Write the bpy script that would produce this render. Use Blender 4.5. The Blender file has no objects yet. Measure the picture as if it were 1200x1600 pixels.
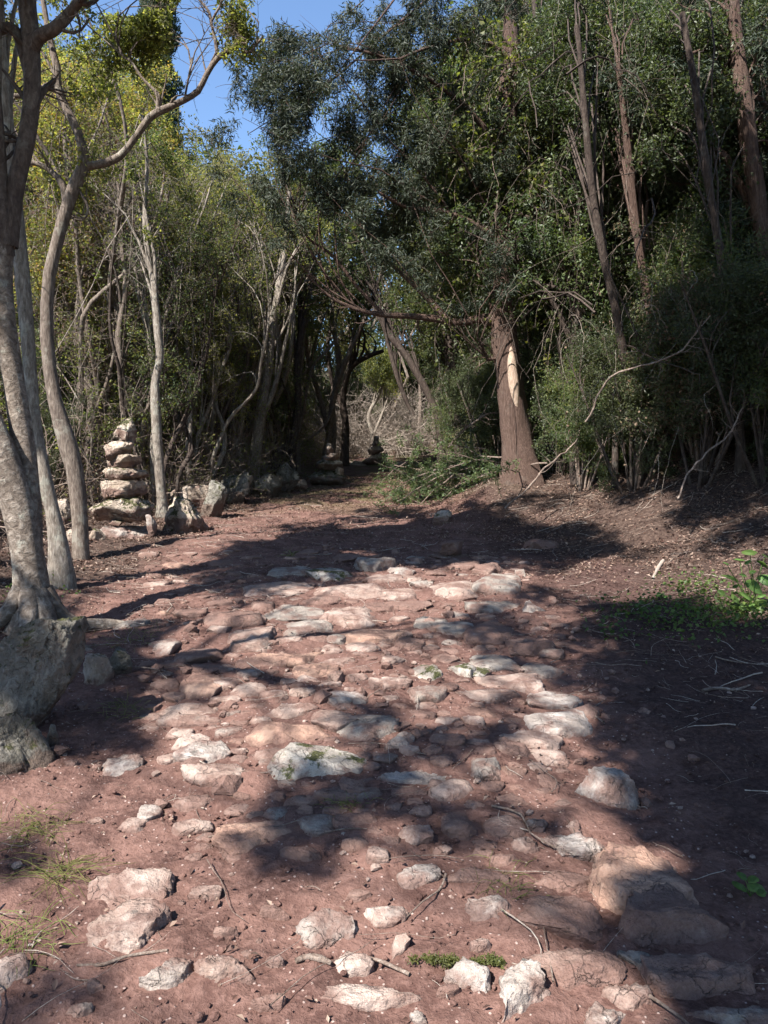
import bpy, math, random
import numpy as np
from mathutils import Vector

random.seed(7)
rng = np.random.default_rng(7)
C = bpy.context.scene.collection
SC = bpy.context.scene

# ------------------------------------------------------------------ camera
F = 800 / math.tan(math.radians(67.3 / 2))      # focal length in photo pixels (1200x1600)
CAMZ = 1.5
PITCH = math.radians(-3.0)
cd = bpy.data.cameras.new('camera'); cam = bpy.data.objects.new('camera', cd); C.objects.link(cam)
cam.location = (0, 0, CAMZ); cam.rotation_euler = (math.pi / 2 + PITCH, 0, 0)
cd.sensor_fit = 'VERTICAL'; cd.angle = math.radians(67.3)
cd.clip_start = 0.05; cd.clip_end = 600
SC.camera = cam

# ------------------------------------------------------------------ light
SUN_EL = math.radians(49)
sh = np.array([-0.64, -0.768]) * math.cos(SUN_EL)
S = np.array([sh[0], sh[1], math.sin(SUN_EL)])   # unit vector towards the sun
w = bpy.data.worlds.new('World'); SC.world = w; w.use_nodes = True
nt = w.node_tree; bg = nt.nodes['Background']
sky = nt.nodes.new('ShaderNodeTexSky'); sky.sky_type = 'NISHITA'; sky.sun_disc = False
sky.sun_elevation = SUN_EL
sky.sun_rotation = math.atan2(S[0], S[1])
sky.altitude = 100; sky.air_density = 1.0; sky.dust_density = 0.3; sky.ozone_density = 2.5
wm = nt.nodes.new('ShaderNodeMix'); wm.data_type = 'RGBA'; wm.blend_type = 'MULTIPLY'; wm.inputs[0].default_value = 1; wm.inputs[7].default_value = (0.94, 1.0, 1.06, 1)
nt.links.new(sky.outputs[0], wm.inputs[6]); nt.links.new(wm.outputs[2], bg.inputs[0]); bg.inputs[1].default_value = 0.088
sl = bpy.data.lights.new('sun', 'SUN'); sun = bpy.data.objects.new('sun', sl); C.objects.link(sun)
sl.energy = 5.0; sl.angle = math.radians(0.5); sl.color = (1.0, 0.955, 0.90)
sun.rotation_euler = Vector((S[0], S[1], S[2])).to_track_quat('Z', 'Y').to_euler()
sun.location = (-10, -8, 20)
SC.view_settings.view_transform = 'Standard'; SC.view_settings.look = 'None'
SC.view_settings.exposure = 1.55; SC.view_settings.gamma = 1.0
SC.render.engine = 'CYCLES'
cy = SC.cycles
cy.max_bounces = 5; cy.diffuse_bounces = 3; cy.glossy_bounces = 2; cy.transmission_bounces = 3
cy.transparent_max_bounces = 4; cy.caustics_reflective = False; cy.caustics_refractive = False
cy.use_adaptive_sampling = True; cy.adaptive_threshold = 0.02
cy.use_denoising = True
SC.render.use_persistent_data = False

# ------------------------------------------------------------------ noise
def hash3(ix, iy, iz, seed):
    h = (ix.astype(np.int64) * 374761393 + iy.astype(np.int64) * 668265263 + iz.astype(np.int64) * 2147483647 + seed * 974634777) & 0xffffffff
    h = ((h ^ (h >> 13)) * 1274126177) & 0xffffffff
    h = ((h ^ (h >> 16)) * 2246822519) & 0xffffffff
    return ((h ^ (h >> 15)) & 0xffff) / 65535.0 * 2 - 1

def vnoise(p, seed=0):
    p = np.asarray(p, float); i = np.floor(p).astype(np.int64); f = p - i; f = f * f * (3 - 2 * f)
    r = 0
    for dx in (0, 1):
        for dy in (0, 1):
            for dz in (0, 1):
                wgt = (f[..., 0] if dx else 1 - f[..., 0]) * (f[..., 1] if dy else 1 - f[..., 1]) * (f[..., 2] if dz else 1 - f[..., 2])
                r = r + wgt * hash3(i[..., 0] + dx, i[..., 1] + dy, i[..., 2] + dz, seed)
    return r

def fbm(p, octv=4, seed=0, gain=0.5):
    p = np.asarray(p, float); a = 1.0; r = 0
    for o in range(octv):
        r = r + a * vnoise(p, seed + o * 17); p = p * 2.03 + 3.1; a *= gain
    return r

def n2(x, y, sc, octv=3, seed=0, gain=0.5):
    x = np.asarray(x, float); y = np.asarray(y, float)
    return fbm(np.stack([x * sc, y * sc, np.zeros_like(x) + 0.37], -1), octv, seed, gain)

# ------------------------------------------------------------------ terrain
def softplus(v, k): return k * np.log1p(np.exp(np.clip(v / k, -40, 40)))

def right_edge(y):
    return np.interp(y, [0, 5, 8, 11, 14, 20, 30, 60], [2.7, 2.6, 2.3, 1.55, 1.35, 1.3, 1.6, 2.0])
def left_edge(y):
    return np.interp(y, [0, 4, 8, 12, 20, 30, 60], [2.5, 2.5, 2.9, 2.6, 2.2, 1.6, 1.2])

def Hs(x, y):
    """smooth terrain height"""
    x = np.asarray(x, float); y = np.asarray(y, float)
    h = 0.07 * np.minimum(y, 32) + 0.16 * softplus(y - 32, 2.0)
    b = softplus(x - right_edge(y), 0.25)
    b = 7 * np.tanh(b / 7)
    h = h + np.minimum(0.30 * b + 0.05 * b * b, 0.55 * b) * np.interp(y, [0, 5, 9], [0.35, 0.5, 1.0])
    l = softplus(-x - left_edge(y), 0.3)
    h = h + 0.14 * l
    h = h + 0.38 * np.exp(-(((x - 1.75) / 0.75) ** 2 + ((y - 12.3) / 1.2) ** 2))
    h = h + 0.16 * np.exp(-(((x - 1.5) / 0.9) ** 2 + ((y - 10.6) / 0.5) ** 2))
    return h

def H(x, y):
    near = np.clip((40 - np.asarray(y, float)) / 30, 0.3, 1)
    side = np.clip(np.abs(np.asarray(x, float)) / 3, 0, 1)
    return (Hs(x, y) + 0.045 * n2(x, y, 0.9, 3, 5) * near + 0.03 * side * n2(x, y, 2.2, 2, 9)
            + 0.012 * n2(x, y, 5.0, 2, 21))

cp, sp_ = math.cos(PITCH), math.sin(PITCH)
def ray(px, py):
    a = (px - 600) / F; b = (800 - py) / F
    return np.array([a, cp - b * sp_, sp_ + b * cp])
def at(px, py, Y):
    d = ray(px, py); t = Y / d[1]
    return np.array([0, 0, CAMZ]) + d * t
def ground(px, py):
    d = ray(px, py); t = 0.8; st = 0.05
    while t < 90:
        p = d * t
        if CAMZ + p[2] < Hs(p[0], p[1]):
            lo, hi = t - st, t
            for _ in range(12):
                m = (lo + hi) / 2; q = d * m
                if CAMZ + q[2] < Hs(q[0], q[1]): hi = m
                else: lo = m
            q = d * hi
            return np.array([q[0], q[1], float(H(q[0], q[1]))])
        st = 0.03 * t + 0.02; t += st
    q = d * 60
    return np.array([q[0], q[1], float(H(q[0], q[1]))])
def project(P):
    P = np.asarray(P, float); x = P[..., 0]; y = P[..., 1]; z = P[..., 2] - CAMZ
    f = y * cp + z * sp_; u = -y * sp_ + z * cp
    f = np.where(f > 0.05, f, 0.05)
    return 600 + F * x / f, 800 - F * u / f, (y * cp + z * sp_) > 0.05

# ------------------------------------------------------------------ object helpers
def tag(o, label=None, cat=None, group=None, kind=None):
    if label: o['label'] = label
    if cat: o['category'] = cat
    if group: o['group'] = group
    if kind: o['kind'] = kind
    return o
def empty(name, loc, label=None, cat=None, group=None):
    o = bpy.data.objects.new(name, None); C.objects.link(o); o.location = tuple(loc); o.empty_display_size = 0.2
    return tag(o, label, cat, group)

class MB:
    def __init__(s): s.v = []; s.f = []; s.m = []; s.n = 0; s.col = []
    def add(s, v, f, mat=0, col=None):
        v = np.asarray(v, float).reshape(-1, 3); f = np.asarray(f, np.int64)
        if len(v) == 0: return
        s.v.append(v); s.f.append(f + s.n); s.m.append(np.full(len(f), mat)); s.n += len(v)
    def build(s, name, mats, parent=None, smooth=True, origin=(0, 0, 0)):
        me = bpy.data.meshes.new(name)
        if s.v:
            v = np.concatenate(s.v) - np.array(origin, float)
            me.vertices.add(len(v)); me.vertices.foreach_set('co', v.astype(np.float32).ravel())
            loops = np.concatenate([f.ravel() for f in s.f]); tot = np.concatenate([np.full(len(f), f.shape[1]) for f in s.f])
            me.loops.add(len(loops)); me.loops.foreach_set('vertex_index', loops.astype(np.int32))
            me.polygons.add(len(tot)); st = np.concatenate([[0], np.cumsum(tot)[:-1]])
            me.polygons.foreach_set('loop_start', st.astype(np.int32))
            me.polygons.foreach_set('material_index', np.concatenate(s.m).astype(np.int32))
            me.polygons.foreach_set('use_smooth', np.full(len(tot), bool(smooth)))
            me.update(calc_edges=True)
        for m in (mats if isinstance(mats, (list, tuple)) else [mats]): me.materials.append(m)
        o = bpy.data.objects.new(name, me); C.objects.link(o)
        if parent is not None: o.parent = parent
        return o

def norm(a): return a / np.maximum(np.linalg.norm(a, axis=-1, keepdims=True), 1e-9)

def tubes(mb, P, R, sides=6, mat=0, rough=0.0, cap=True):
    """P [B,N,3], R [B,N]: B tubes at once"""
    P = np.asarray(P, float); R = np.asarray(R, float)
    if P.ndim == 2: P = P[None]; R = R[None]
    B, N = P.shape[:2]
    if B == 0: return
    T = norm(np.gradient(P, axis=1))
    mt = norm(P[:, -1] - P[:, 0])
    ref = np.where(np.abs(mt[:, 2:3]) > 0.6, np.array([[1.0, 0.2, 0]]), np.array([[0.1, 0.1, 1.0]]))
    u = norm(ref[:, None] - (ref[:, None] * T).sum(-1, keepdims=True) * T)
    v = np.cross(T, u)
    an = np.linspace(0, 2 * math.pi, sides, endpoint=False)
    rr = R[:, :, None, None] * np.ones((1, 1, sides, 1))
    if rough > 0:
        q = P[:, :, None] * 1.0 + u[:, :, None] * np.cos(an)[None, None, :, None] * rr + v[:, :, None] * np.sin(an)[None, None, :, None] * rr
        rr = rr * (1 + rough * fbm(q * np.array([7, 7, 2.0]), 3, 3)[..., None])
    V = P[:, :, None] + rr * (u[:, :, None] * np.cos(an)[None, None, :, None] + v[:, :, None] * np.sin(an)[None, None, :, None])
    b = np.arange(B)[:, None, None] * (N * sides); i = np.arange(N - 1)[None, :, None] * sides; k = np.arange(sides)[None, None, :]
    k2 = (k + 1) % sides
    f = np.stack([b + i + k, b + i + k2, b + i + sides + k2, b + i + sides + k], -1).reshape(-1, 4)
    mb.add(V.reshape(-1, 3), f, mat)

def resample(pts, n, rad=None):
    """smooth Catmull-Rom through pts"""
    pts = np.asarray(pts, float); m = len(pts)
    q = np.vstack([2 * pts[0] - pts[1], pts, 2 * pts[-1] - pts[-2]])
    t = np.linspace(0, m - 1 - 1e-6, n); i = t.astype(int); f = (t - i)[:, None]
    p0, p1, p2, p3 = q[i], q[i + 1], q[i + 2], q[i + 3]
    out = 0.5 * (2 * p1 + (p2 - p0) * f + (2 * p0 - 5 * p1 + 4 * p2 - p3) * f ** 2 + (3 * p1 - p0 - 3 * p2 + p3) * f ** 3)
    if rad is None: return out
    return out, np.interp(t, np.arange(m), rad)

def sample_on(P, R, u, idx):
    N = P.shape[1]; t = u * (N - 1); i = np.minimum(t.astype(int), N - 2); f = t - i
    a = P[idx, i]; b = P[idx, i + 1]
    return a + (b - a) * f[:, None], norm(b - a), R[idx, i] * (1 - f) + R[idx, i + 1] * f

def grow(P, R, k, u0, u1, length, spread=0.8, up=0.15, wig=0.22, n=6, rr=0.55, rmin=0.002, taper=0.25, g=rng):
    B = P.shape[0]; idx = np.repeat(np.arange(B), k); M = len(idx)
    u = g.uniform(u0, u1, M)
    p, t, r = sample_on(P, R, u, idx)
    rd = norm(g.normal(size=(M, 3))); rd = norm(rd - (rd * t).sum(-1, keepdims=True) * t)
    d = norm(t * (1 - spread * 0.6) + rd * spread + np.array([0, 0, up]))
    L = (length * g.uniform(0.6, 1.25, M) * (1.1 - 0.35 * u)) / (n - 1)
    out = [p]; w_ = norm(g.normal(size=(M, 3))) * wig
    for i in range(n - 1):
        w_ = w_ * 0.6 + g.normal(size=(M, 3)) * wig * 0.6
        d = norm(d + w_ + np.array([0, 0, up * 0.25])); out.append(out[-1] + d * L[:, None])
    Pn = np.stack(out, 1); r0 = np.maximum(r * rr, rmin)
    Rn = r0[:, None] * np.linspace(1, taper, n)[None]
    return Pn, np.maximum(Rn, rmin * 0.5)

def leaf_quads(mb, pos, size, aspect=0.5, upb=0.6, mat=0, g=rng, droop=0.0, jitter=0.3, curl=0.15):
    N = len(pos)
    if N == 0: return
    nrm = norm(g.normal(size=(N, 3)) + np.array([0, 0, upb]))
    a = norm(np.cross(nrm, g.normal(size=(N, 3)))); a = norm(a + np.array([0, 0, -droop])); b = norm(np.cross(nrm, a))
    s = (size * g.uniform(1 - jitter, 1 + jitter, N))[:, None]
    mid = pos + a * s * 0.45 - nrm * s * curl * -1
    V = np.stack([pos, mid + b * s * aspect * 0.5, pos + a * s, mid - b * s * aspect * 0.5], 1)
    mb.add(V.reshape(-1, 3), np.arange(4 * N).reshape(N, 4), mat)

# ------------------------------------------------------------------ where the sun gets through the canopy
# (x, y, rx, ry, light) read off the photograph on the ground, used to prune crown leaves and to place the added shading boughs
def ell(px, py, e): return ((px - e[0]) / e[2]) ** 2 + ((py - e[1]) / e[3]) ** 2
LIT = [(1000, 1345, 80, 50, 1.0), (900, 1570, 150, 70, 1.0), (330, 1420, 520, 250, 1.0), (640, 1500, 330, 170, 1.0), (420, 1100, 200, 120, 1.0), (620, 1130, 190, 90, 1.0), (800, 1120, 130, 60, 1.0),
       (860, 1260, 110, 120, 1.0), (930, 1360, 80, 55, 1.0), (150, 1270, 190, 110, 1.0), (540, 1060, 250, 60, 1.0), (520, 955, 230, 32, 0.75), (640, 1010, 90, 40, 0.8),
       (700, 915, 130, 26, 0.85), (640, 900, 60, 20, 0.9), (960, 897, 88, 15, 0.95), (690, 1340, 160, 90, 1.0), (760, 1200, 160, 60, 0.95),
       (330, 830, 110, 13, 0.95), (450, 797, 130, 11, 0.95), (545, 778, 60, 8, 0.9), (215, 905, 70, 20, 0.6), (320, 1010, 110, 30, 0.9), (180, 965, 70, 20, 0.6),
       (225, 845, 60, 16, 0.9), (740, 720, 30, 9, .8), (640, 770, 40, 5, .7), (800, 695, 30, 8, .6), (390, 812, 150, 8, 0.9), (860, 805, 60, 6, .6), (1140, 900, 70, 34, .85), (1000, 935, 70, 10, .5)]
DARK = [(500, 1285, 105, 62), (440, 1300, 60, 38), (560, 1250, 80, 40), (590, 1140, 70, 38), (690, 1165, 80, 34), (710, 1285, 85, 46), (640, 1250, 60, 34), (480, 1215, 50, 26), (760, 1150, 55, 25),
        (0, 1340, 55, 50), (60, 1540, 110, 70), (300, 1080, 50, 22), (470, 1345, 70, 30), (255, 1050, 70, 34), (640, 1000, 70, 20), (730, 990, 60, 26), (90, 1150, 120, 45),
        (1050, 1430, 90, 60), (790, 1090, 50, 20), (550, 910, 60, 8), (420, 945, 60, 9), (600, 1195, 50, 16), (370, 990, 60, 12), (840, 1290, 60, 25)]
def light_at(px, py):
    wx = 26 * n2(px * 0.01, py * 0.022, 1.9, 3, 31) ; wy = 14 * n2(px * 0.01, py * 0.022, 1.9, 3, 47)
    x = px + wx; y = py + wy; v = np.zeros_like(x)
    for e in LIT: v = np.maximum(v, np.where(ell(x, y, e) < 1, e[4], 0))
    br = n2(px * 0.02, py * 0.05, 1.6, 2, 77)
    for e in DARK:
        d = ell(x + 22 * br, y + 10 * br, e); v = np.where((d < 1) & (br > -0.35), np.minimum(v, 0.42), v)
    return v
# upright things the sun reaches (3D point, radius)
SPOTS = []
def spot(px, py, Y, r): SPOTS.append((at(px, py, Y), r))
for q in [(195, 680, 9.7, .3), (195, 740, 9.7, .42), (195, 800, 9.7, .5), (290, 800, 9.9, .4), (20, 720, 5.4, .22), (40, 820, 5.4, .25), (50, 900, 5.4, .22), (105, 710, 8, .2),
          (245, 650, 9.8, .3), (803, 610, 12, .16), (803, 570, 12, .13), (1165, 890, 5.6, .25), (250, 180, 8, .3), (340, 90, 8, .35), (200, 240, 8, .25), (85, 110, 6, .2), (420, 560, 13, .4), (600, 640, 24, 1.2),
          (350, 640, 12, .4), (160, 620, 11, .5), (150, 500, 12, .7), (280, 600, 13, .8), (350, 520, 14, .8), (470, 600, 15, .8), (540, 640, 18, .8), (420, 680, 14, .7), (100, 420, 11, .6), (250, 420, 12, .7), (400, 420, 14, .7), (600, 560, 20, 1.), (320, 300, 14, .8), (470, 470, 16, .8), (430, 600, 15, .9), (500, 680, 17, .9), (380, 650, 13, .7), (450, 540, 17, 1.0)]: spot(*q)

def sun_prune(P, strict=1.0):
    """keep-mask for leaves: False where the leaf would shade a place the sun reaches"""
    den = S[2] - 0.07 * S[1]
    t = (P[:, 2] - 0.07 * P[:, 1]) / den; G = P - t[:, None] * S
    b = np.clip(G[:, 0] - right_edge(G[:, 1]), 0, None) * 0.3 * np.interp(G[:, 1], [0, 5, 9], [.35, .5, 1]); t2 = t - b / den; G = P - t2[:, None] * S
    px, py, ok = project(G)
    inside = ok & (px > -60) & (px < 1260) & (py > 660) & (py < 1750) & (t2 > 0.3)
    L = np.where(inside, light_at(px, py), 0.0)
    keep = rng.random(len(P)) > L * strict
    for T, r in SPOTS:
        d = P - T; a = d @ S; perp = np.linalg.norm(d - a[:, None] * S, axis=1)
        keep &= ~((a > 0.05) & (perp < r))
    return keep
SKYGAP = [(298, 50, 28, 118), (335, 130, 20, 50), (478, 14, 36, 30), (200, 6, 60, 20), (620, 12, 18, 12)]
def sky_prune(P):
    px, py, ok = project(P)
    wx = 12 * n2(px * 0.02, py * 0.02, 1.3, 3, 91)
    k = np.ones(len(P), bool)
    for e in SKYGAP: k &= ~(ok & (ell(px + wx, py + wx, e) < 1))
    return k

# ------------------------------------------------------------------ materials
class NT:
    def __init__(s, name):
        s.m = bpy.data.materials.new(name); s.m.use_nodes = True; s.t = s.m.node_tree; s.t.nodes.clear()
        s.out = s.n('ShaderNodeOutputMaterial'); s.m.cycles.displacement_method = 'BUMP'
    def n(s, k, **kw):
        nd = s.t.nodes.new(k)
        for a, b in kw.items(): setattr(nd, a, b)
        return nd
    def set(s, sock, v):
        if hasattr(v, 'links') or isinstance(v, bpy.types.NodeSocket): s.t.links.new(v, sock)
        elif isinstance(v, tuple) and len(v) == 3 and sock.type == 'RGBA': sock.default_value = (*v, 1)
        else: sock.default_value = v
    def noise(s, vec, sc, det=4, rough=0.55, dist=0.0):
        nd = s.n('ShaderNodeTexNoise'); s.set(nd.inputs['Vector'], vec); nd.inputs['Scale'].default_value = sc
        nd.inputs['Detail'].default_value = det; nd.inputs['Roughness'].default_value = rough; nd.inputs['Distortion'].default_value = dist
        return nd.outputs[0]
    def voro(s, vec, sc, feature='F1'):
        nd = s.n('ShaderNodeTexVoronoi', feature=feature); s.set(nd.inputs['Vector'], vec); nd.inputs['Scale'].default_value = sc
        return nd.outputs['Distance']
    def rng(s, v, a, b, c=0.0, d=1.0, smooth=True):
        nd = s.n('ShaderNodeMapRange'); nd.interpolation_type = 'SMOOTHSTEP' if smooth else 'LINEAR'
        s.set(nd.inputs[0], v)
        for i, q in enumerate((a, b, c, d)): s.set(nd.inputs[i + 1], q)
        return nd.outputs[0]
    def mix(s, f, a, b, mode='MIX'):
        nd = s.n('ShaderNodeMix', data_type='RGBA', blend_type=mode)
        s.set(nd.inputs[0], f); s.set(nd.inputs[6], a); s.set(nd.inputs[7], b); return nd.outputs[2]
    def math(s, op, a, b=0.0, c=0.0):
        nd = s.n('ShaderNodeMath', operation=op); s.set(nd.inputs[0], a); s.set(nd.inputs[1], b); s.set(nd.inputs[2], c); return nd.outputs[0]
    def ramp(s, v, stops):
        nd = s.n('ShaderNodeValToRGB'); s.set(nd.inputs[0], v); e = nd.color_ramp.elements
        while len(e) < len(stops): e.new(0.5)
        for q, (p, c) in zip(e, stops): q.position = p; q.color = (*c, 1)
        return nd.outputs[0]
    def bump(s, h, st, dist=0.02, nrm=None):
        nd = s.n('ShaderNodeBump'); nd.inputs['Strength'].default_value = st; nd.inputs['Distance'].default_value = dist
        s.set(nd.inputs['Height'], h)
        if nrm is not None: s.set(nd.inputs['Normal'], nrm)
        return nd.outputs[0]
    def bsdf(s, col, rough=0.9, nrm=None, spec=0.25):
        nd = s.n('ShaderNodeBsdfPrincipled'); s.set(nd.inputs['Base Color'], col); s.set(nd.inputs['Roughness'], rough)
        nd.inputs['Specular IOR Level'].default_value = spec
        if nrm is not None: s.set(nd.inputs['Normal'], nrm)
        return nd.outputs[0]
    def end(s, sh): s.t.links.new(sh, s.out.inputs[0]); return s.m

def sepz(N, v):
    nd = N.n('ShaderNodeSeparateXYZ'); N.set(nd.inputs[0], v); return nd.outputs

SOIL_A = (0.150, 0.084, 0.067); SOIL_B = (0.080, 0.042, 0.034)
def mat_ground():
    N = NT('forest_soil'); tc = N.n('ShaderNodeTexCoord'); o = tc.outputs['Object']; xyz = sepz(N, o)
    big = N.noise(o, 0.8, 4); mid = N.noise(o, 4.5, 5, 0.6); fine = N.noise(o, 38, 5, 0.7); grit = N.voro(o, 60)
    soil = N.mix(N.rng(mid, 0.35, 0.65), SOIL_B, SOIL_A)
    soil = N.mix(N.rng(fine, 0.4, 0.72, 0, 0.55), soil, (0.235, 0.140, 0.115))
    soil = N.mix(N.rng(fine, 0.28, 0.42, 0.6, 0.0), soil, (0.07, 0.035, 0.03))
    speck = N.voro(o, 31); soil = N.mix(N.rng(speck, 0.09, 0.16, 0.8, 0.0), soil, (0.42, 0.32, 0.28))
    # humus away from the path
    ax = N.math('ABSOLUTE', N.math('ADD', xyz[0], -0.1))
    ax = N.math('ADD', ax, N.math('MULTIPLY', N.rng(xyz[0], 0.3, 0.6), N.math('MULTIPLY', N.math('MAXIMUM', N.math('SUBTRACT', xyz[1], 5.0), 0.0), 0.2)))
    side = N.rng(N.math('ADD', ax, N.math('MULTIPLY', N.math('SUBTRACT', big, 0.5), 2.2)), 2.4, 3.2)
    damp_shade = N.rng(N.math('ADD', xyz[0], N.math('MULTIPLY', N.math('SUBTRACT', big, 0.5), 1.6)), 1.05, 1.7)  # dark damp soil on the right, with that side's shade painted into it
    soil = N.mix(N.math('MULTIPLY', damp_shade, 0.75), soil, N.mix(N.rng(fine, 0.35, 0.7), (0.024, 0.014, 0.012), (0.070, 0.042, 0.036)))
    hum = N.ramp(N.noise(o, 24, 6, 0.75), [(0.3, (0.020, 0.013, 0.011)), (0.5, (0.058, 0.037, 0.029)), (0.68, (0.13, 0.092, 0.072))])
    col = N.mix(side, soil, hum)
    # thin moss and grass film on the far, unpaved part
    far = N.math('MULTIPLY', N.rng(xyz[1], 11.0, 15.0), N.rng(N.noise(o, 1.7, 4, 0.6), 0.42, 0.6))
    col = N.mix(N.math('MULTIPLY', far, 0.75), col, (0.085, 0.085, 0.035))
    h = N.math('ADD', N.math('MULTIPLY', fine, 0.7), N.math('MULTIPLY', mid, 1.1))
    nr = N.bump(h, 0.75, 0.03); nr = N.bump(N.noise(o, 130, 3, 0.7), 0.5, 0.006, nr); nr = N.bump(N.rng(speck, 0.07, 0.2, 1, 0), 0.5, 0.006, nr)
    return N.end(N.bsdf(col, 0.95, nr, 0.15))

def mat_stone(name, cols, dust=0.5, moss=0.0, lichen=0.35, bumpd=0.02, dustcol=(0.180, 0.108, 0.088)):
    N = NT(name); tc = N.n('ShaderNodeTexCoord'); gp = N.n('ShaderNodeNewGeometry'); o = gp.outputs['Position']; xyz = sepz(N, tc.outputs['Object'])
    info = N.n('ShaderNodeObjectInfo'); rnd = info.outputs['Random']
    a = N.noise(o, 5, 5, 0.6, 0.3); b = N.noise(o, 26, 6, 0.7); c = N.noise(o, 90, 3, 0.7)
    col = N.ramp(a, [(0.3, cols[0]), (0.5, cols[1]), (0.7, cols[2])])
    col = N.mix(N.rng(rnd, 0, 1, 0, 0.35, False), col, cols[1])
    col = N.mix(N.rng(b, 0.5, 0.68, 0, 0.55), col, cols[2])
    pit = N.voro(o, 38); col = N.mix(N.rng(N.math('ADD', pit, N.math('MULTIPLY', b, 0.5)), 0.28, 0.42, 0.75 * lichen, 0), col, (0.05, 0.045, 0.04))
    dk = N.rng(N.noise(o, 11, 6, 0.72), 0.56, 0.7, 0, lichen); col = N.mix(dk, col, (0.13, 0.115, 0.10))
    # red earth smeared over the stone, thickest low down and in blotches
    low = N.rng(xyz[2], -0.02, 0.05, 1.0, 0.0)
    dm = N.rng(N.math('ADD', N.noise(o, 7, 5, 0.65), N.math('MULTIPLY', low, 0.22)), 0.62 - dust * 0.35, 0.76 - dust * 0.25)
    col = N.mix(N.math('MULTIPLY', dm, 0.85), col, N.mix(N.rng(c, 0.3, 0.7), (dustcol[0] * .7, dustcol[1] * .65, dustcol[2] * .62), dustcol))
    if moss > 0:
        nz = sepz(N, gp.outputs['Normal'])[2]
        mk = N.rng(N.math('ADD', N.noise(o, 8, 5, 0.7), N.math('MULTIPLY', nz, 0.18)), 0.78 - moss * 0.3, 0.86 - moss * 0.3)
        col = N.mix(mk, col, N.mix(N.rng(c, 0.35, 0.65), (0.03, 0.032, 0.012), (0.10, 0.10, 0.04)))
    vo = N.n('ShaderNodeTexVoronoi', feature='DISTANCE_TO_EDGE'); dv = N.n('ShaderNodeVectorMath', operation='ADD'); ns_ = N.n('ShaderNodeTexNoise'); N.set(ns_.inputs['Vector'], o); ns_.inputs['Scale'].default_value = 6; ns_.inputs['Detail'].default_value = 5; N.set(dv.inputs[0], o)
    sc_ = N.n('ShaderNodeVectorMath', operation='SCALE'); N.set(sc_.inputs[0], ns_.outputs[1]); sc_.inputs[3].default_value = 0.34; N.set(dv.inputs[1], sc_.outputs[0]); N.set(vo.inputs['Vector'], dv.outputs[0]); vo.inputs['Scale'].default_value = 6.5
    crk = N.math('MAXIMUM', N.rng(vo.outputs['Distance'], 0.0, 0.022), N.rng(N.noise(o, 4.3, 3), 0.44, 0.54)); col = N.mix(N.math('MULTIPLY', N.math('SUBTRACT', 1.0, crk), 0.35), col, (0.06, 0.045, 0.038))
    h = N.math('ADD', N.math('ADD', b, N.math('MULTIPLY', a, 1.4)), N.math('MULTIPLY', crk, 0.3))
    nr = N.bump(h, 1.0, bumpd); nr = N.bump(c, 0.6, 0.004, nr); nr = N.bump(N.rng(pit, 0.1, 0.3), 0.35, 0.006, nr)
    return N.end(N.bsdf(col, 0.88, nr, 0.25))

def mat_bark(name, c0, c1, c2, scale=(9, 9, 2.2), lichen=0.3, spec=0.2, bd=0.02):
    N = NT(name); gp = N.n('ShaderNodeNewGeometry'); mp = N.n('ShaderNodeMapping'); N.set(mp.inputs[0], gp.outputs['Position']); mp.inputs['Scale'].default_value = scale
    v = mp.outputs[0]; a = N.noise(v, 1.2, 4, 0.6); b = N.noise(v, 5, 6, 0.7, 0.5); c = N.noise(gp.outputs['Position'], 60, 4, 0.7)
    col = N.ramp(b, [(0.33, c0), (0.5, c1), (0.68, c2)]); col = N.mix(N.rng(a, 0.45, 0.7, 0, 0.5), col, c0)
    col = N.mix(N.rng(N.noise(gp.outputs['Position'], 6, 5, 0.7), 0.55, 0.66, 0, lichen), col, (0.36, 0.36, 0.30))
    nr = N.bump(b, 0.9, bd); nr = N.bump(c, 0.4, 0.004, nr)
    return N.end(N.bsdf(col, 0.85, nr, spec))

def mat_leaf(name, cols, trans=0.42, rough=0.5, spec=0.35, rand=0.6, tcol=None):
    """cols: ramp of leaf colours, picked per leaf"""
    N = NT(name); gp = N.n('ShaderNodeNewGeometry'); info = N.n('ShaderNodeObjectInfo')
    cl = N.noise(gp.outputs['Position'], 0.9, 3, 0.5)
    f = N.math('ADD', N.math('MULTIPLY', gp.outputs['Random Per Island'], rand), N.math('MULTIPLY', N.rng(cl, 0.3, 0.7), 1 - rand))
    k = len(cols); col = N.ramp(f, [(i / (k - 1), c) for i, c in enumerate(cols)])
    hs = N.n('ShaderNodeHueSaturation'); N.set(hs.inputs['Color'], col); N.set(hs.inputs['Value'], N.rng(info.outputs['Random'], 0, 1, 0.8, 1.2, False)); N.set(hs.inputs['Hue'], N.rng(info.outputs['Random'], 0, 1, 0.485, 0.512, False))
    col = hs.outputs[0]
    d = N.bsdf(col, rough, None, spec)
    tr = N.n('ShaderNodeBsdfTranslucent'); N.set(tr.inputs[0], N.mix(1.0, col, tcol or (1.95, 2.05, 0.95), 'MULTIPLY'))
    mx = N.n('ShaderNodeMixShader'); mx.inputs[0].default_value = trans; N.t.links.new(d, mx.inputs[1]); N.t.links.new(tr.outputs[0], mx.inputs[2])
    return N.end(mx.outputs[0])

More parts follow.
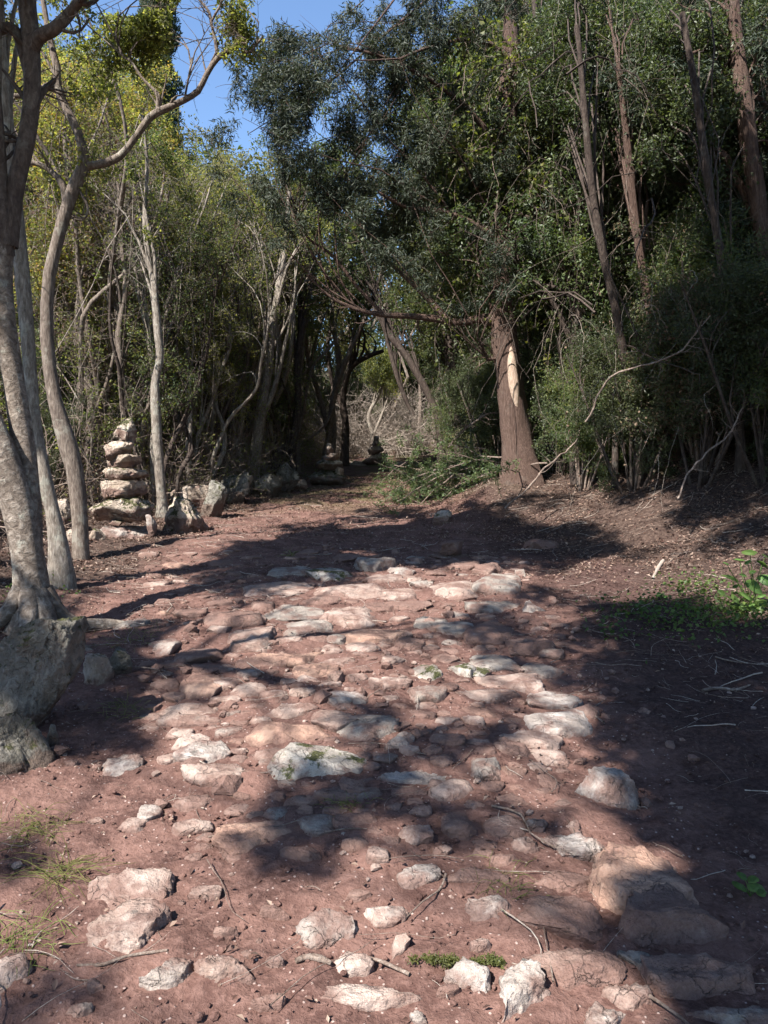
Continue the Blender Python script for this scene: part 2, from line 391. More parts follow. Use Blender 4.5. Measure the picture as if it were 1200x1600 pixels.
M = {}
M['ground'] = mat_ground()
M['white'] = mat_stone('white_limestone', [(0.19, 0.155, 0.132), (0.29, 0.245, 0.212), (0.46, 0.41, 0.37)], 0.55, 0, 1.0)
M['pink'] = mat_stone('pink_limestone', [(0.20, 0.138, 0.11), (0.285, 0.207, 0.17), (0.43, 0.345, 0.295)], 0.55, 0, 0.7)
M['dusty'] = mat_stone('earth_coated_stone', [(0.17, 0.11, 0.088), (0.23, 0.155, 0.125), (0.33, 0.24, 0.195)], 0.9, 0, 0.2)
M['grey'] = mat_stone('grey_limestone', [(0.165, 0.14, 0.12), (0.24, 0.205, 0.175), (0.37, 0.325, 0.28)], 0.55, 0, 0.55)
M['ochre'] = mat_stone('orange_brown_stone', [(0.24, 0.145, 0.105), (0.33, 0.205, 0.15), (0.44, 0.30, 0.225)], 0.65, 0, 0.35)
M['mossy'] = mat_stone('mossy_limestone', [(0.22, 0.19, 0.16), (0.33, 0.29, 0.245), (0.50, 0.46, 0.40)], 0.45, 0.42, 0.6)
M['boulder'] = mat_stone('lichened_boulder_rock', [(0.085, 0.078, 0.062), (0.17, 0.155, 0.128), (0.36, 0.335, 0.285)], 0.2, 0.5, 0.95, 0.06, (0.16, 0.11, 0.085))
M['cairn'] = mat_stone('pink_cairn_stone', [(0.22, 0.165, 0.125), (0.34, 0.27, 0.21), (0.52, 0.445, 0.37)], 0.25, 0.34, 0.75, 0.03)
M['cairnmoss'] = mat_stone('mossy_cairn_stone', [(0.25, 0.20, 0.155), (0.38, 0.31, 0.245), (0.56, 0.49, 0.40)], 0.15, 0.75, 0.7, 0.03)
M['bark_pale'] = mat_bark('pale_grey_bark', (0.10, 0.08, 0.064), (0.21, 0.178, 0.145), (0.38, 0.335, 0.285), lichen=0.45)
M['bark_grey'] = mat_bark('grey_brown_bark', (0.07, 0.052, 0.042), (0.15, 0.118, 0.095), (0.27, 0.225, 0.185))
M['bark_near'] = mat_bark('smooth_grey_bark', (0.075, 0.056, 0.044), (0.175, 0.14, 0.112), (0.34, 0.29, 0.24), (4, 4, 4.5), 0.5, bd=.03)
M['bark_limb_shaded'] = mat_bark('shaded_smooth_bark', (0.05, 0.036, 0.03), (0.10, 0.075, 0.06), (0.17, 0.135, 0.11), (6, 6, 3), 0.15)  # darker copy for the near tree's limbs, their shade put into the colour
M['bark_dark'] = mat_bark('dark_bark', (0.028, 0.020, 0.017), (0.06, 0.044, 0.036), (0.115, 0.088, 0.07), lichen=0.12)
M['bark_red'] = mat_bark('fibrous_red_bark', (0.06, 0.036, 0.028), (0.13, 0.082, 0.064), (0.25, 0.175, 0.14), (30, 30, 1.3), 0.1, bd=0.05)
M['scar'] = mat_bark('exposed_wood', (0.26, 0.17, 0.12), (0.42, 0.31, 0.23), (0.58, 0.47, 0.38), (25, 25, 2), 0)
M['leaf_olive'] = mat_leaf('olive_leaves', [(0.045, 0.055, 0.02), (0.085, 0.098, 0.033), (0.14, 0.148, 0.05), (0.22, 0.20, 0.065)], 0.48)
M['leaf_yellow'] = mat_leaf('yellowing_leaves', [(0.09, 0.10, 0.033), (0.18, 0.185, 0.06), (0.27, 0.26, 0.09), (0.36, 0.28, 0.10)], 0.5)
M['leaf_orange'] = mat_leaf('orange_tinted_leaves', [(0.16, 0.14, 0.045), (0.27, 0.19, 0.06), (0.38, 0.20, 0.06)], 0.42)
M['leaf_oak'] = mat_leaf('evergreen_oak_leaves', [(0.026, 0.042, 0.018), (0.05, 0.073, 0.03), (0.085, 0.112, 0.042), (0.14, 0.16, 0.06)], 0.3, 0.5, 0.32)
M['leaf_dark'] = mat_leaf('dark_evergreen_leaves', [(0.022, 0.031, 0.016), (0.042, 0.055, 0.027), (0.07, 0.084, 0.04), (0.11, 0.122, 0.055)], 0.26, 0.48, 0.35)
M['leaf_ivy'] = mat_leaf('ivy_leaves', [(0.03, 0.045, 0.015), (0.06, 0.082, 0.025), (0.115, 0.135, 0.04), (0.19, 0.19, 0.055)], 0.45)
M['needle'] = mat_leaf('dark_conifer_foliage', [(0.018, 0.027, 0.017), (0.035, 0.046, 0.028), (0.06, 0.072, 0.042)], 0.15, 0.6, 0.3)
M['needle_cypress'] = mat_leaf('cypress_foliage', [(0.022, 0.036, 0.018), (0.045, 0.062, 0.03), (0.075, 0.09, 0.04)], 0.2, 0.6, 0.3)  # somewhat lighter green foliage of the narrow cypress
M['leaf_cover'] = mat_leaf('low_green_leaves', [(0.03, 0.055, 0.015), (0.06, 0.10, 0.025), (0.11, 0.16, 0.04)], .35)
M['plant'] = mat_leaf('soft_plant_leaves', [(0.045, 0.09, 0.022), (0.08, 0.15, 0.035), (0.13, 0.21, 0.055)], 0.4)
M['grass'] = mat_leaf('grass_blades', [(0.06, 0.085, 0.02), (0.14, 0.17, 0.04), (0.28, 0.27, 0.10)], 0.35)
M['litter'] = mat_leaf('fallen_leaves', [(0.035, 0.02, 0.015), (0.10, 0.055, 0.04), (0.19, 0.125, 0.09), (0.34, 0.26, 0.20)], 0.1, 0.7, 0.3, 0.85, (1.2, 1, 0.8))
M['deadleaf'] = mat_leaf('dry_brown_leaves', [(0.06, 0.035, 0.022), (0.13, 0.08, 0.05), (0.22, 0.16, 0.10), (0.06, 0.07, 0.025)], 0.2, 0.6, 0.3, 0.8, (1.2, 1, 0.8))
M['twig'] = mat_bark('dry_twigs', (0.10, 0.068, 0.052), (0.20, 0.15, 0.12), (0.34, 0.28, 0.235), lichen=0.1)
M['twig_pale'] = mat_bark('bleached_twigs', (0.22, 0.17, 0.14), (0.36, 0.30, 0.25), (0.52, 0.46, 0.39), lichen=0.1)

# ------------------------------------------------------------------ ground sheet
def spaced(segs):
    out = []
    for a, b, s in segs: out.append(np.arange(a, b, s))
    return np.unique(np.round(np.concatenate(out), 5))
xs = spaced([(-90, -30, 3.0), (-30, -10, 0.8), (-10, -3.4, 0.09), (-3.4, 3.8, 0.022), (3.8, 9, 0.08), (9, 30, 0.7), (30, 91, 3.0)])
ys = spaced([(-30, -2, 1.4), (-2, 1.4, 0.2), (1.4, 4.5, 0.018), (4.5, 9, 0.03), (9, 16, 0.06), (16, 30, 0.16), (30, 60, 0.8), (60, 160, 4.0)])
X, Y = np.meshgrid(xs, ys)
micro = np.clip((26 - Y) / 20, 0, 1) * (np.abs(X) < 9)
Z = H(X, Y) + micro * (0.012 * n2(X, Y, 11, 4, 61, 0.6) + 0.0035 * n2(X, Y, 42, 2, 63))
mb = MB(); nx, ny = len(xs), len(ys)
ii = (np.arange(ny - 1)[:, None] * nx + np.arange(nx - 1)[None, :]).ravel()
mb.add(np.stack([X, Y, Z], -1).reshape(-1, 3), np.stack([ii, ii + 1, ii + nx + 1, ii + nx], -1))
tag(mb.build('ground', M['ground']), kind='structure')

# ------------------------------------------------------------------ rocks
import bmesh
_ico = {}
def ico(l):
    if l not in _ico:
        bm = bmesh.new(); bmesh.ops.create_icosphere(bm, subdivisions=l, radius=1); bm.verts.ensure_lookup_table()
        _ico[l] = (np.array([v.co[:] for v in bm.verts]), np.array([[v.index for v in f.verts] for f in bm.faces])); bm.free()
    return _ico[l]
def rock(sx, sy, sz, rot=0.0, seed=0, lvl=4, ang=6, rough=0.10, tilt=(0, 0), flat=0.75, cutr=(0.55, 0.9), box=0.8):
    """angular rock centred on the origin; half sizes sx,sy,sz"""
    g = np.random.default_rng(1000 + seed); v, f = ico(lvl); v = v.copy()
    v = np.sign(v) * np.abs(v) ** box
    v = v + 0.22 * np.stack([vnoise(v * 1.1 + seed * 3.7, s) for s in (1, 2, 3)], -1)
    for k in range(ang):
        n = norm(g.normal(size=3) * np.array([1, 1, 0.55])); off = g.uniform(*cutr)
        d = v @ n - off; v = v - np.clip(d, 0, None)[:, None] * n * 0.92
    top = v[:, 2] - flat; v[:, 2] -= np.clip(top, 0, None) * 0.8
    v = v / np.maximum(np.abs(v).max(0), 1e-6)
    sc = np.array([sx, sy, sz]); p = v * sc; m = min(sx, sy, sz) if sz > 0 else sx; m = max(m, 0.35 * max(sx, sy))
    nn = norm(v / np.array([1, 1, 1]))
    q = p / m
    disp = rough * (0.7 * fbm(q * 1.7 + seed, 3, 11) + 0.5 * np.abs(fbm(q * 4 + seed, 4, 12, 0.6)) + 0.22 * fbm(q * 13 + seed, 2, 15)) * min(m, 2.2 * sz)
    p = p + nn * disp[:, None]
    p = (p - (p.max(0) + p.min(0)) / 2) * (sc / np.maximum((p.max(0) - p.min(0)) / 2, 1e-6))
    for ax, a in ((0, tilt[0]), (1, tilt[1])):
        c, s = math.cos(a), math.sin(a); i, j = ((1, 2), (2, 0))[ax]
        a_, b_ = p[:, i].copy(), p[:, j].copy(); p[:, i] = c * a_ - s * b_; p[:, j] = s * a_ + c * b_
    c, s = math.cos(rot), math.sin(rot)
    p = np.stack([c * p[:, 0] - s * p[:, 1], s * p[:, 0] + c * p[:, 1], p[:, 2]], -1)
    return p, f
def put_rock(name, loc, args, mat, **kw):
    p, f = rock(*args, **kw); mb = MB(); mb.add(p, f); o = mb.build(name, M[mat]); o.location = tuple(loc); return o

# cobbles read off the photo: x, y, w, h (px), material, extra
COB = [
 (212,1372,132,76,'pink','a',0),(200,1442,128,84,'pink','a',0),(267,1513,82,56,'white','a',0.3),(355,1505,98,62,'pink','a',0),(517,1432,98,70,'white','a',0),(600,1424,66,30,'pink','',0),
 (552,1492,58,34,'pink','',-.5),(575,1545,150,44,'pink','',0),(8,1508,60,70,'pink','a',0),(125,1568,40,20,'grey','',.3),(150,1532,30,26,'dusty','',0),(322,1390,46,20,'pink','',0),
 (352,1458,34,14,'dusty','',0),(232,1252,36,28,'white','',0),(205,1270,48,24,'pink','',0),(302,1238,66,26,'pink','',0),(302,1270,58,30,'pink','',0),(405,1297,124,54,'ochre','',.1),
 (590,1342,32,24,'pink','',0),(430,1495,30,14,'white','',0),(150,1266,26,10,'pink','',0),(655,1214,116,24,'white','',0),(655,1367,68,38,'white','a',.5),(758,1416,86,46,'white','a',0),
 (733,1517,66,80,'white','a',.1),(826,1542,92,98,'white','a',-.3),(935,1577,84,58,'white','a',0),(984,1545,76,58,'pink','a',0),(1008,1500,84,30,'grey','a',-.7),(895,1500,144,66,'dusty','',-.1),
 (880,1424,150,66,'dusty','',0),(885,1370,92,40,'dusty','a',0),(897,1316,100,42,'white','a',-.15),(822,1318,42,34,'pink','a',0),(998,1366,146,104,'ochre','b',0),(1042,1424,150,92,'dusty','b',.2),
 (948,1222,74,96,'white','',.2),(838,1280,38,36,'grey','a',0),(890,1290,26,18,'pink','a',0),(650,1303,48,38,'pink','a',0),(1140,1582,134,46,'grey','a',0),(654,1583,24,20,'white','a',0),
 (752,1478,36,18,'pink','',0),(625,1468,28,44,'pink','a',.2),(615,1425,34,24,'white','',0),(1090,1520,150,70,'dusty','b',0),(745,1366,100,20,'dusty','',0),(715,1290,52,46,'dusty','',0),
 (184,1176,74,36,'white','a',-.2),(302,1142,56,28,'pink','',0),(317,1167,78,36,'white','',0),(345,1202,114,38,'pink','',0),(452,892,62,28,'grey','',0),(516,895,64,26,'mossy','',0),
 (586,884,58,34,'grey','',0),(435,918,96,26,'pink','',0),(545,925,122,22,'pink','',0),(461,956,92,28,'grey','',0),(548,958,88,32,'pink','',0),(478,980,80,28,'grey','',0),
 (575,984,104,32,'ochre','',0),(390,1000,74,34,'pink','',0),(312,1012,84,34,'dusty','',0),(435,1026,122,32,'ochre','',0),(527,996,28,20,'grey','',0),(566,1007,50,26,'pink','',0),
 (515,1015,44,18,'pink','',0),(318,1060,66,34,'ochre','',0),(357,1060,40,18,'pink','',0),(388,1072,64,22,'pink','',0),(352,1084,46,14,'pink','',0),(430,1085,44,12,'pink','',0),
 (495,1050,66,24,'ochre','',0),(520,1038,60,14,'pink','',0),(295,1095,84,26,'pink','',0),(300,1113,100,16,'pink','',0),(455,1110,86,24,'pink','',.2),(538,1094,54,24,'white','',0),
 (568,1098,30,24,'grey','',0),(452,1142,118,40,'ochre','',0),(524,1128,70,34,'pink','',0),(572,1140,90,50,'grey','',0),(495,1190,132,56,'mossy','',0),(422,1174,44,16,'pink','',0),
 (548,1243,108,28,'grey','',0),(204,970,54,28,'grey','a',0),(256,1003,48,24,'white','',0),(300,955,50,24,'dusty','',0),(372,968,82,32,'dusty','',0),(412,948,38,18,'dusty','',0),
 (452,1068,26,9,'pink','',0),(322,1035,44,18,'dusty','',0),(282,1128,36,16,'pink','',0),(262,1170,28,18,'pink','',0),(628,893,40,22,'white','',0),(658,915,32,14,'grey','',0),
 (620,927,54,18,'pink','',0),(710,926,72,26,'pink','',0),(775,920,72,36,'grey','',0),(762,893,48,30,'dusty','',0),(772,945,80,22,'grey','',0),(832,951,38,28,'white','a',0),
 (722,882,50,18,'dusty','',0),(636,944,70,14,'dusty','',0),(672,970,52,24,'grey','',0),(712,980,52,24,'grey','',0),(770,985,82,34,'dusty','',0),(712,957,40,12,'white','',0),
 (616,985,46,24,'ochre','',0),(828,1005,70,26,'dusty','',0),(768,1026,74,26,'grey','',0),(845,1034,60,28,'grey','',0),(668,1047,62,34,'mossy','a',0),(720,1048,40,26,'mossy','',0),
 (795,1060,92,34,'pink','',0),(748,1050,36,14,'mossy','',0),(755,1082,100,18,'pink','',0),(668,1086,56,30,'grey','',0),(612,1035,34,24,'pink','a',0),(868,1083,82,38,'white','',0),
 (876,1119,106,42,'white','',0),(838,1084,30,24,'white','',0),(822,1145,102,36,'pink','',0),(738,1127,34,16,'pink','',0),(622,1167,58,24,'white','a',.3),(757,1203,52,36,'grey','',0),
 (690,1025,50,18,'dusty','',0),(817,900,20,20,'grey','a',0),(618,1075,44,20,'pink','',0),(700,1075,30,12,'dusty','',0),(590,1075,26,14,'pink','',0),(560,1062,34,14,'pink','',0),
 (640,905,40,14,'pink','',0),(680,900,30,12,'dusty','',0),(600,905,60,16,'pink','',0),(590,946,46,14,'dusty','',0),(500,936,54,14,'dusty','',0),(400,972,28,14,'pink','',0),
 (640,1000,44,18,'dusty','',0),(345,940,40,14,'dusty','',0),(540,870,40,12,'dusty','',0),(700,860,60,12,'dusty','',0),(850,850,56,24,'dusty','a',0),(480,862,34,10,'dusty','',0),
 (800,1170,60,20,'dusty','',0),(700,1165,50,18,'dusty','',0),(700,1130,40,14,'pink','',0),(660,1120,44,14,'dusty','',0),(475,1085,40,14,'pink','',0),(480,1065,30,12,'pink','',0),
 (410,1125,34,12,'pink','',0),(390,1050,36,12,'pink','',0),(350,1035,36,14,'pink','',0),(275,1075,38,14,'dusty','',0),(270,1030,36,16,'dusty','',0),(345,985,34,14,'pink','',0),
 (430,1240,40,14,'dusty','',0),(470,1250,48,16,'dusty','',0),(640,1180,30,14,'pink','',0),(690,1195,36,16,'dusty','',0),(800,1250,50,18,'dusty','',0),(560,1290,70,26,'dusty','',0),
 (470,1330,60,20,'dusty','',0),(790,1340,44,16,'dusty','',0),(690,1330,34,14,'pink','',0),(560,1395,40,14,'dusty','',0),(430,1420,44,14,'dusty','',0),(700,1545,36,16,'dusty','',0),(420,1560,50,16,'dusty','',0),(860,1015,34,16,'grey','',0),
]
COLW = {'white': 'whitish', 'pink': 'pinkish', 'dusty': 'earth-coated', 'grey': 'grey', 'ochre': 'tan', 'mossy': 'mossy'}
# named landmark stones: index by (x,y) -> short noun phrase used to place its neighbours, and own full label
LM = {
 (998,1366): ('the big orange-brown boulder', 'big orange-brown boulder at the right foreground edge of the path, sunlit on its left'),
 (1042,1424): (None, 'large earth-coated brown boulder joined below the big orange-brown boulder'),
 (733,1517): (None, 'upright whitish block with moss tufts at its left, bottom of the path'),
 (826,1542): ('the big two-tone white block', 'big white block with a grey lower half and brown patch, bottom of the path'),
 (948,1222): ('the upright pale kerb stone', 'upright pale kerb stone half in shade, between white kerb pair and orange-brown boulder'),
 (876,1119): ('the white kerb pair', 'larger lower stone of the speckled white pair on the right kerb'),
 (868,1083): (None, 'upper stone of the speckled white pair on the right kerb'),
 (655,1214): ('the long white sliver stone', 'long thin white sliver stone lying across the middle of the path'),
 (758,1416): ('the lone white saddle-shaped stone', 'lone bright white saddle-shaped stone in the sunlit foreground earth'),
 (517,1432): ('the pale triangular stone', 'pale triangular speckled stone in the sunlit foreground, left of centre'),
 (212,1372): ('the upper flat pink slab', 'upper of two big flat speckled pink slabs in the left foreground'),
 (200,1442): ('the lower flat pink slab', 'lower of two big flat speckled pink slabs in the left foreground'),
 (495,1190): ('the broad mossy dome stone', 'broad domed mossy stone half in leaf shadow, mid path'),
 (452,1142): ('the smooth tan oval slab', 'smooth tan oval slab, sunlit, in front of the pink cobbles'),
 (435,1026): ('the long domed tan slab', 'long domed tan slab in the upper sunlit patch of cobbles'),
 (390,1000): ('the flat pink lozenge stone', 'flat pink lozenge stone with a pale rim at the upper left of the paving'),
 (668,1047): ('the bright moss-capped stone', 'white stone capped with bright moss near the middle of the paving'),
 (775,920): ('the grey rounded stone on the upper right', 'grey rounded stone at the upper right end of the paving'),
 (548,958): ('the round pink-brown dome', 'round pink-brown domed cobble in the upper middle of the paving'),
 (184,1176): ('the lone white stone by the boulder', 'lone white stone in red earth right of the lichened boulder'),
 (452,892): (None, 'greenish grey block marking the far left end of the paving'),
 (832,951): (None, 'single whitish stone set apart in the shade at the far right kerb'),
 (405,1297): ('the tan stone under leaf shadow', 'long tan stone with its right half under the leaf shadow'),
 (1008,1500): (None, 'grey plank-shaped slab leaning diagonally beside the orange pebbly rock'),
 (654,1583): (None, 'small white knob of stone alone at the bottom edge of the path'),
 (1140,1582): (None, 'grey slab in shade at the bottom right corner'),
 (8,1508): (None, 'pink speckled stone cut by the left edge of the photo'),
 (527,996): (None, 'small round grey cobble above the long domed tan slab, like a ball'),
 (572,1140): ('the wide grey stone in shadow', 'wide grey stone in leaf shadow right of the smooth tan slab'),
 (345,1202): ('the knobbly pink pair on the left', 'long knobbly pink stone on the left of the paving'),
 (895,1500): (None, 'broad red-earth coated slab left of the leaning grey plank slab'),
}
used_labels = set()
marks = [(k, v[0]) for k, v in LM.items() if v[0]]
NUM = ['', 'second ', 'third ', 'fourth ', 'fifth ', 'sixth ']
def relation(px, py, skip=None):
    best = sorted(marks, key=lambda m: ((m[0][0] - px) / 1.0) ** 2 + ((m[0][1] - py) * 1.6) ** 2)
    out = []
    for m in best[:4]:
        if m[0] == skip: continue
        dx, dy = px - m[0][0], (py - m[0][1]) * 1.6
        w_ = ('right of' if dx > 0 else 'left of') if abs(dx) > abs(dy) else ('in front of' if dy > 0 else 'beyond')
        out.append((w_, m[1]))
    return out
for i, (px, py, wd, ht, mt, fl, rot) in enumerate(COB):
    c = ground(px, py + ht * 0.12); d = c[1]
    yf = ground(px, py - ht * 0.5)[1]; yn = ground(px, min(py + ht * 0.5, 1690))[1]
    W = wd * d / F * 1.2; dep = min(max((yf - yn) * 0.9, 0.32 * W), 1.15 * W)
    pxh = dep * (ht / max(yf - yn, 0.05)) ; e = max(0.32 * ht * d / F, (ht - pxh) * d / F * 0.8, 0.022)
    e = min(e, 0.5 * W) * 1.12
    if fl == 'b': e *= 1.25
    sz = e * (1.7 if fl != 'b' else 1.5)
    lvl = 5 if (py > 1190 and wd > 70) else 4
    ang = 12 if 'a' in fl else 8
    loc = (c[0], c[1], c[2] + e - sz)
    o = put_rock('cobble' if fl != 'b' else 'boulder', loc, (W / 2, dep / 2, sz, rot + rng.uniform(-.12, .12)), mt, seed=i, lvl=lvl, ang=ang,
                 rough=0.22 if 'a' in fl else 0.16, tilt=(rng.uniform(-.08, .12), rng.uniform(-.08, .08)), flat=0.8 if 'a' in fl else 0.7, cutr=(0.5, 0.85) if 'a' in fl else (0.6, 0.95), box=.7)
    if (px, py) in LM: lab = LM[(px, py)][1]
    else:
        size = 'large' if wd * ht > 5500 * (d / 4) ** -1.2 * 1.1 else ('small' if wd * d < 230 else 'mid-sized')
        size = 'large' if W > 0.42 else ('small' if W < 0.22 else 'mid-sized')
        shp = 'angular' if 'a' in fl else ('long low' if wd > 2.9 * ht else 'rounded'); lab = None
        for rel in relation(px, py):
            for k in range(6):
                t = f"{NUM[k]}{size} {shp} {COLW[mt]} cobble {rel[0]} {rel[1]}".strip()
                if t not in used_labels and k < 2: lab = t; break
            if lab: break
        if not lab:
            rel = relation(px, py)[0]
            for k in range(2, 6):
                t = f"{NUM[k]}{size} {shp} {COLW[mt]} cobble {rel[0]} {rel[1]}"
                if t not in used_labels: lab = t; break
    used_labels.add(lab)
    tag(o, lab, 'boulder' if fl == 'b' else 'stone', 'stones set in the old paved path')

def rock_px(name, px, py, wd, ht, Y, mt, label, cat, group=None, depth=0.8, seed=0, ang=8, rot=0.0, tilt=(0, 0), lvl=4, rough=0.14, flat=0.8, sink=0.0, cutr=(0.5, 0.85)):
    """rock seen as wd x ht px, centred at px,py, standing at distance Y"""
    c = at(px, py, Y); W = wd * Y / F; Hh = ht * Y / F
    o = put_rock(name, (c[0], c[1], c[2] - sink / 2), (W / 2, W * depth / 2, (Hh + sink) / 2, rot), mt, seed=seed, lvl=lvl, ang=ang, tilt=tilt, rough=rough, flat=flat, cutr=cutr, box=.5)
    return tag(o, label, cat, group)
# tall cairn: every stone lies loose on the one below
YC = 9.4
CA = [(196, 674, 37, 40, 'cairnmoss', 'topmost, roundish moss-capped stone of the tall cairn', (.1, .25), .9),
      (189, 704, 45, 28, 'cairn', 'second stone from the top of the tall cairn, small wedge with flat top', (0, -.1), .9),
      (193, 723, 60, 23, 'cairn', 'third stone from the top of the tall cairn, low pink slab', (0, -.06), .85),
      (196, 742, 69, 21, 'cairn', 'fourth stone from the top of the tall cairn, thin dark-edged slab', (0, 0.03), .8),
      (197, 765, 72, 28, 'cairn', 'fifth stone from the top of the tall cairn, pink block above the mossy slab', (0, .02), .8),
      (188, 796, 101, 38, 'cairnmoss', 'widest slab of the tall cairn, mossy on both upper corners', (0, 0.02), .75),
      (193, 833, 88, 26, 'white', 'pale flat foot slab under the tall cairn', (0, -.04), .9)]
for k, (px, py, wd, ht, mt, lab, tl, dp) in enumerate(CA):
    rock_px('cairn_stone', px, py, wd, ht * 1.12, YC, mt, lab, 'stone', 'stones of the tall cairn', depth=dp, seed=300 + k, tilt=tl, ang=15, rot=rng.uniform(-.15, .15), sink=.08 if k == 6 else 0, flat=0.85, cutr=(.55, .88), lvl=5, rough=.26)
rock_px('cairn_stone', 166, 767, 17, 25, YC - .05, 'cairn', 'small block wedged at the left of the fifth cairn stone', 'stone', 'stones of the tall cairn', seed=320)
rock_px('cairn_stone', 181, 817, 22, 9, YC - .1, 'cairn', 'little wedge stone pinched between the mossy slab and foot slab', 'stone', 'stones of the tall cairn', seed=321)
rock_px('cairn_stone', 237, 824, 16, 42, YC - .15, 'white', 'narrow pale upright chip leaning at the right foot of the tall cairn', 'stone', 'stones of the tall cairn', seed=322, tilt=(0, -.1))
SR = [('roadside_rock', 290, 806, 72, 56, 9.9, 'cairnmoss', 'pink and mossy block right of the pale slender trunk', .8, (0, .05)),
      ('roadside_rock', 306, 777, 84, 40, 10.9, 'cairn', 'brownish slab behind the pink and mossy block', .8, (0, -.15)),
      ('roadside_rock', 334, 783, 34, 56, 10.7, 'boulder', 'ribbed grey stone leaning against the dark block', .7, (0, .35)),
      ('roadside_rock', 368, 766, 66, 46, 11.6, 'boulder', 'dark grey block in the shade at the path edge', .8, (0, -.2)),
      ('roadside_rock', 417, 760, 50, 38, 12.8, 'boulder', 'mossy rock right of the dark grey block', .8, (0, .1)),
      ('roadside_rock', 447, 748, 38, 42, 13.6, 'boulder', 'pale lichened rock sloping down to the right, before the small far cairn', .8, (0, .5)),
      ('roadside_rock', 468, 757, 26, 16, 13.6, 'cairn', 'little pinkish stone at the foot of the pale sloping rock', .8, (0, 0)),
      ('roadside_rock', 98, 805, 38, 48, 9.9, 'cairn', 'pale upright block standing between the two left trunks', .8, (0, .05)),
      ('roadside_rock', 150, 840, 26, 24, 9.5, 'cairn', 'small tilted stone at the left foot of the tall cairn', .8, (0, .5)),
      ('roadside_rock', 118, 842, 36, 26, 9.3, 'cairn', 'low rough stone beside the bent grey trunk foot', .8, (0, .1)),
      ('roadside_rock', 26, 1085, 165, 262, 3.75, 'boulder', 'big lichened grey boulder at the left edge below the nearest tree', .8, (0.1, .25)),
      ('roadside_rock', 20, 1175, 110, 110, 3.35, 'boulder', 'rough lower ledge of rock at the foot of the big lichened boulder', .8, (0, -.35)),
      ('roadside_rock', 152, 1052, 46, 58, 4.35, 'cairn', 'orange-brown rough stone right of the big lichened boulder', .9, (0, .2)),
      ('roadside_rock', 187, 1040, 42, 50, 4.5, 'boulder', 'greenish split stone leaning right beside the orange-brown stone', .8, (0, .3)),
      ('roadside_rock', 82, 1155, 24, 42, 3.5, 'boulder', 'thin greenish flake standing under the edge of the big boulder', .5, (0, .15)),
      ('roadside_rock', 512, 744, 60, 22, 15.5, 'boulder', 'mossy bottom slab of the small cairn in the shade', .8, (0, 0)),
      ('roadside_rock', 528, 742, 18, 24, 15.3, 'cairn', 'small pale block at the right end of the small cairn', .8, (0, .1)),
      ('roadside_rock', 514, 725, 44, 14, 15.5, 'boulder', 'dark middle slab of the small cairn in the shade', .8, (0, 0)),
      ('roadside_rock', 516, 714, 24, 12, 15.5, 'cairn', 'light upper stone of the small cairn in the shade', .8, (0, 0)),
      ('roadside_rock', 515, 701, 12, 15, 15.5, 'cairn', 'pointed top stone of the small cairn in the shade', .8, (0, 0)),
      ('roadside_rock', 586, 716, 40, 16, 20.5, 'cairn', 'broad bottom stone of the farthest sunlit cairn', .8, (0, 0)),
      ('roadside_rock', 587, 703, 26, 12, 20.5, 'cairn', 'middle stone of the farthest sunlit cairn', .8, (0, 0)),
      ('roadside_rock', 588, 693, 17, 10, 20.5, 'cairn', 'upper stone of the farthest sunlit cairn', .8, (0, 0)),
      ('roadside_rock', 588, 686, 9, 9, 20.5, 'white', 'tiny top stone of the farthest sunlit cairn', .8, (0, 0)),
      ('roadside_rock', 560, 727, 44, 14, 18.5, 'cairn', 'low pink stone left of the farthest sunlit cairn', .8, (0, .1)),
      ('roadside_rock', 632, 726, 34, 10, 17, 'cairn', 'flat pale stone lying across the far end of the path', .8, (0, 0)),
      ('roadside_rock', 668, 742, 26, 22, 13.2, 'cairn', 'small pink stone at the left foot of the earth mound', .8, (0, .1)),
      ('roadside_rock', 690, 808, 30, 22, 10.2, 'cairn', 'brown stone in shade under the earth ledge, left one', .8, (0, .1)),
      ('roadside_rock', 706, 856, 40, 22, 8.7, 'dusty', 'dark stone in shade just beyond the paving', .8, (0, 0))]
for k, (nm, px, py, wd, ht, Yd, mt, lab, dp, tl) in enumerate(SR):
    if 'small cairn in' in lab or 'of the small' in lab: Yd = 17.2
    elif 'of the farthest' in lab: Yd = 24.4
    elif py < 900: Yd = float(ground(px, py + ht * 0.5)[1] + 0.35 * wd * Yd / F)
    grp = 'stones of the small cairns' if 'cairn' in lab and 'small cairn' in lab and 'before' not in lab or 'farthest' in lab else 'rocks along the path edges'
    rock_px(nm if 'boulder at' not in lab else 'boulder', px, py, wd, ht * 1.1, Yd, mt, lab, 'rock', grp, depth=dp, seed=400 + k, tilt=tl, ang=14, lvl=6 if wd > 100 else (5 if wd > 34 else 4), rough=.16 if wd > 100 else .26, sink=0.15 * ht * Yd / F)

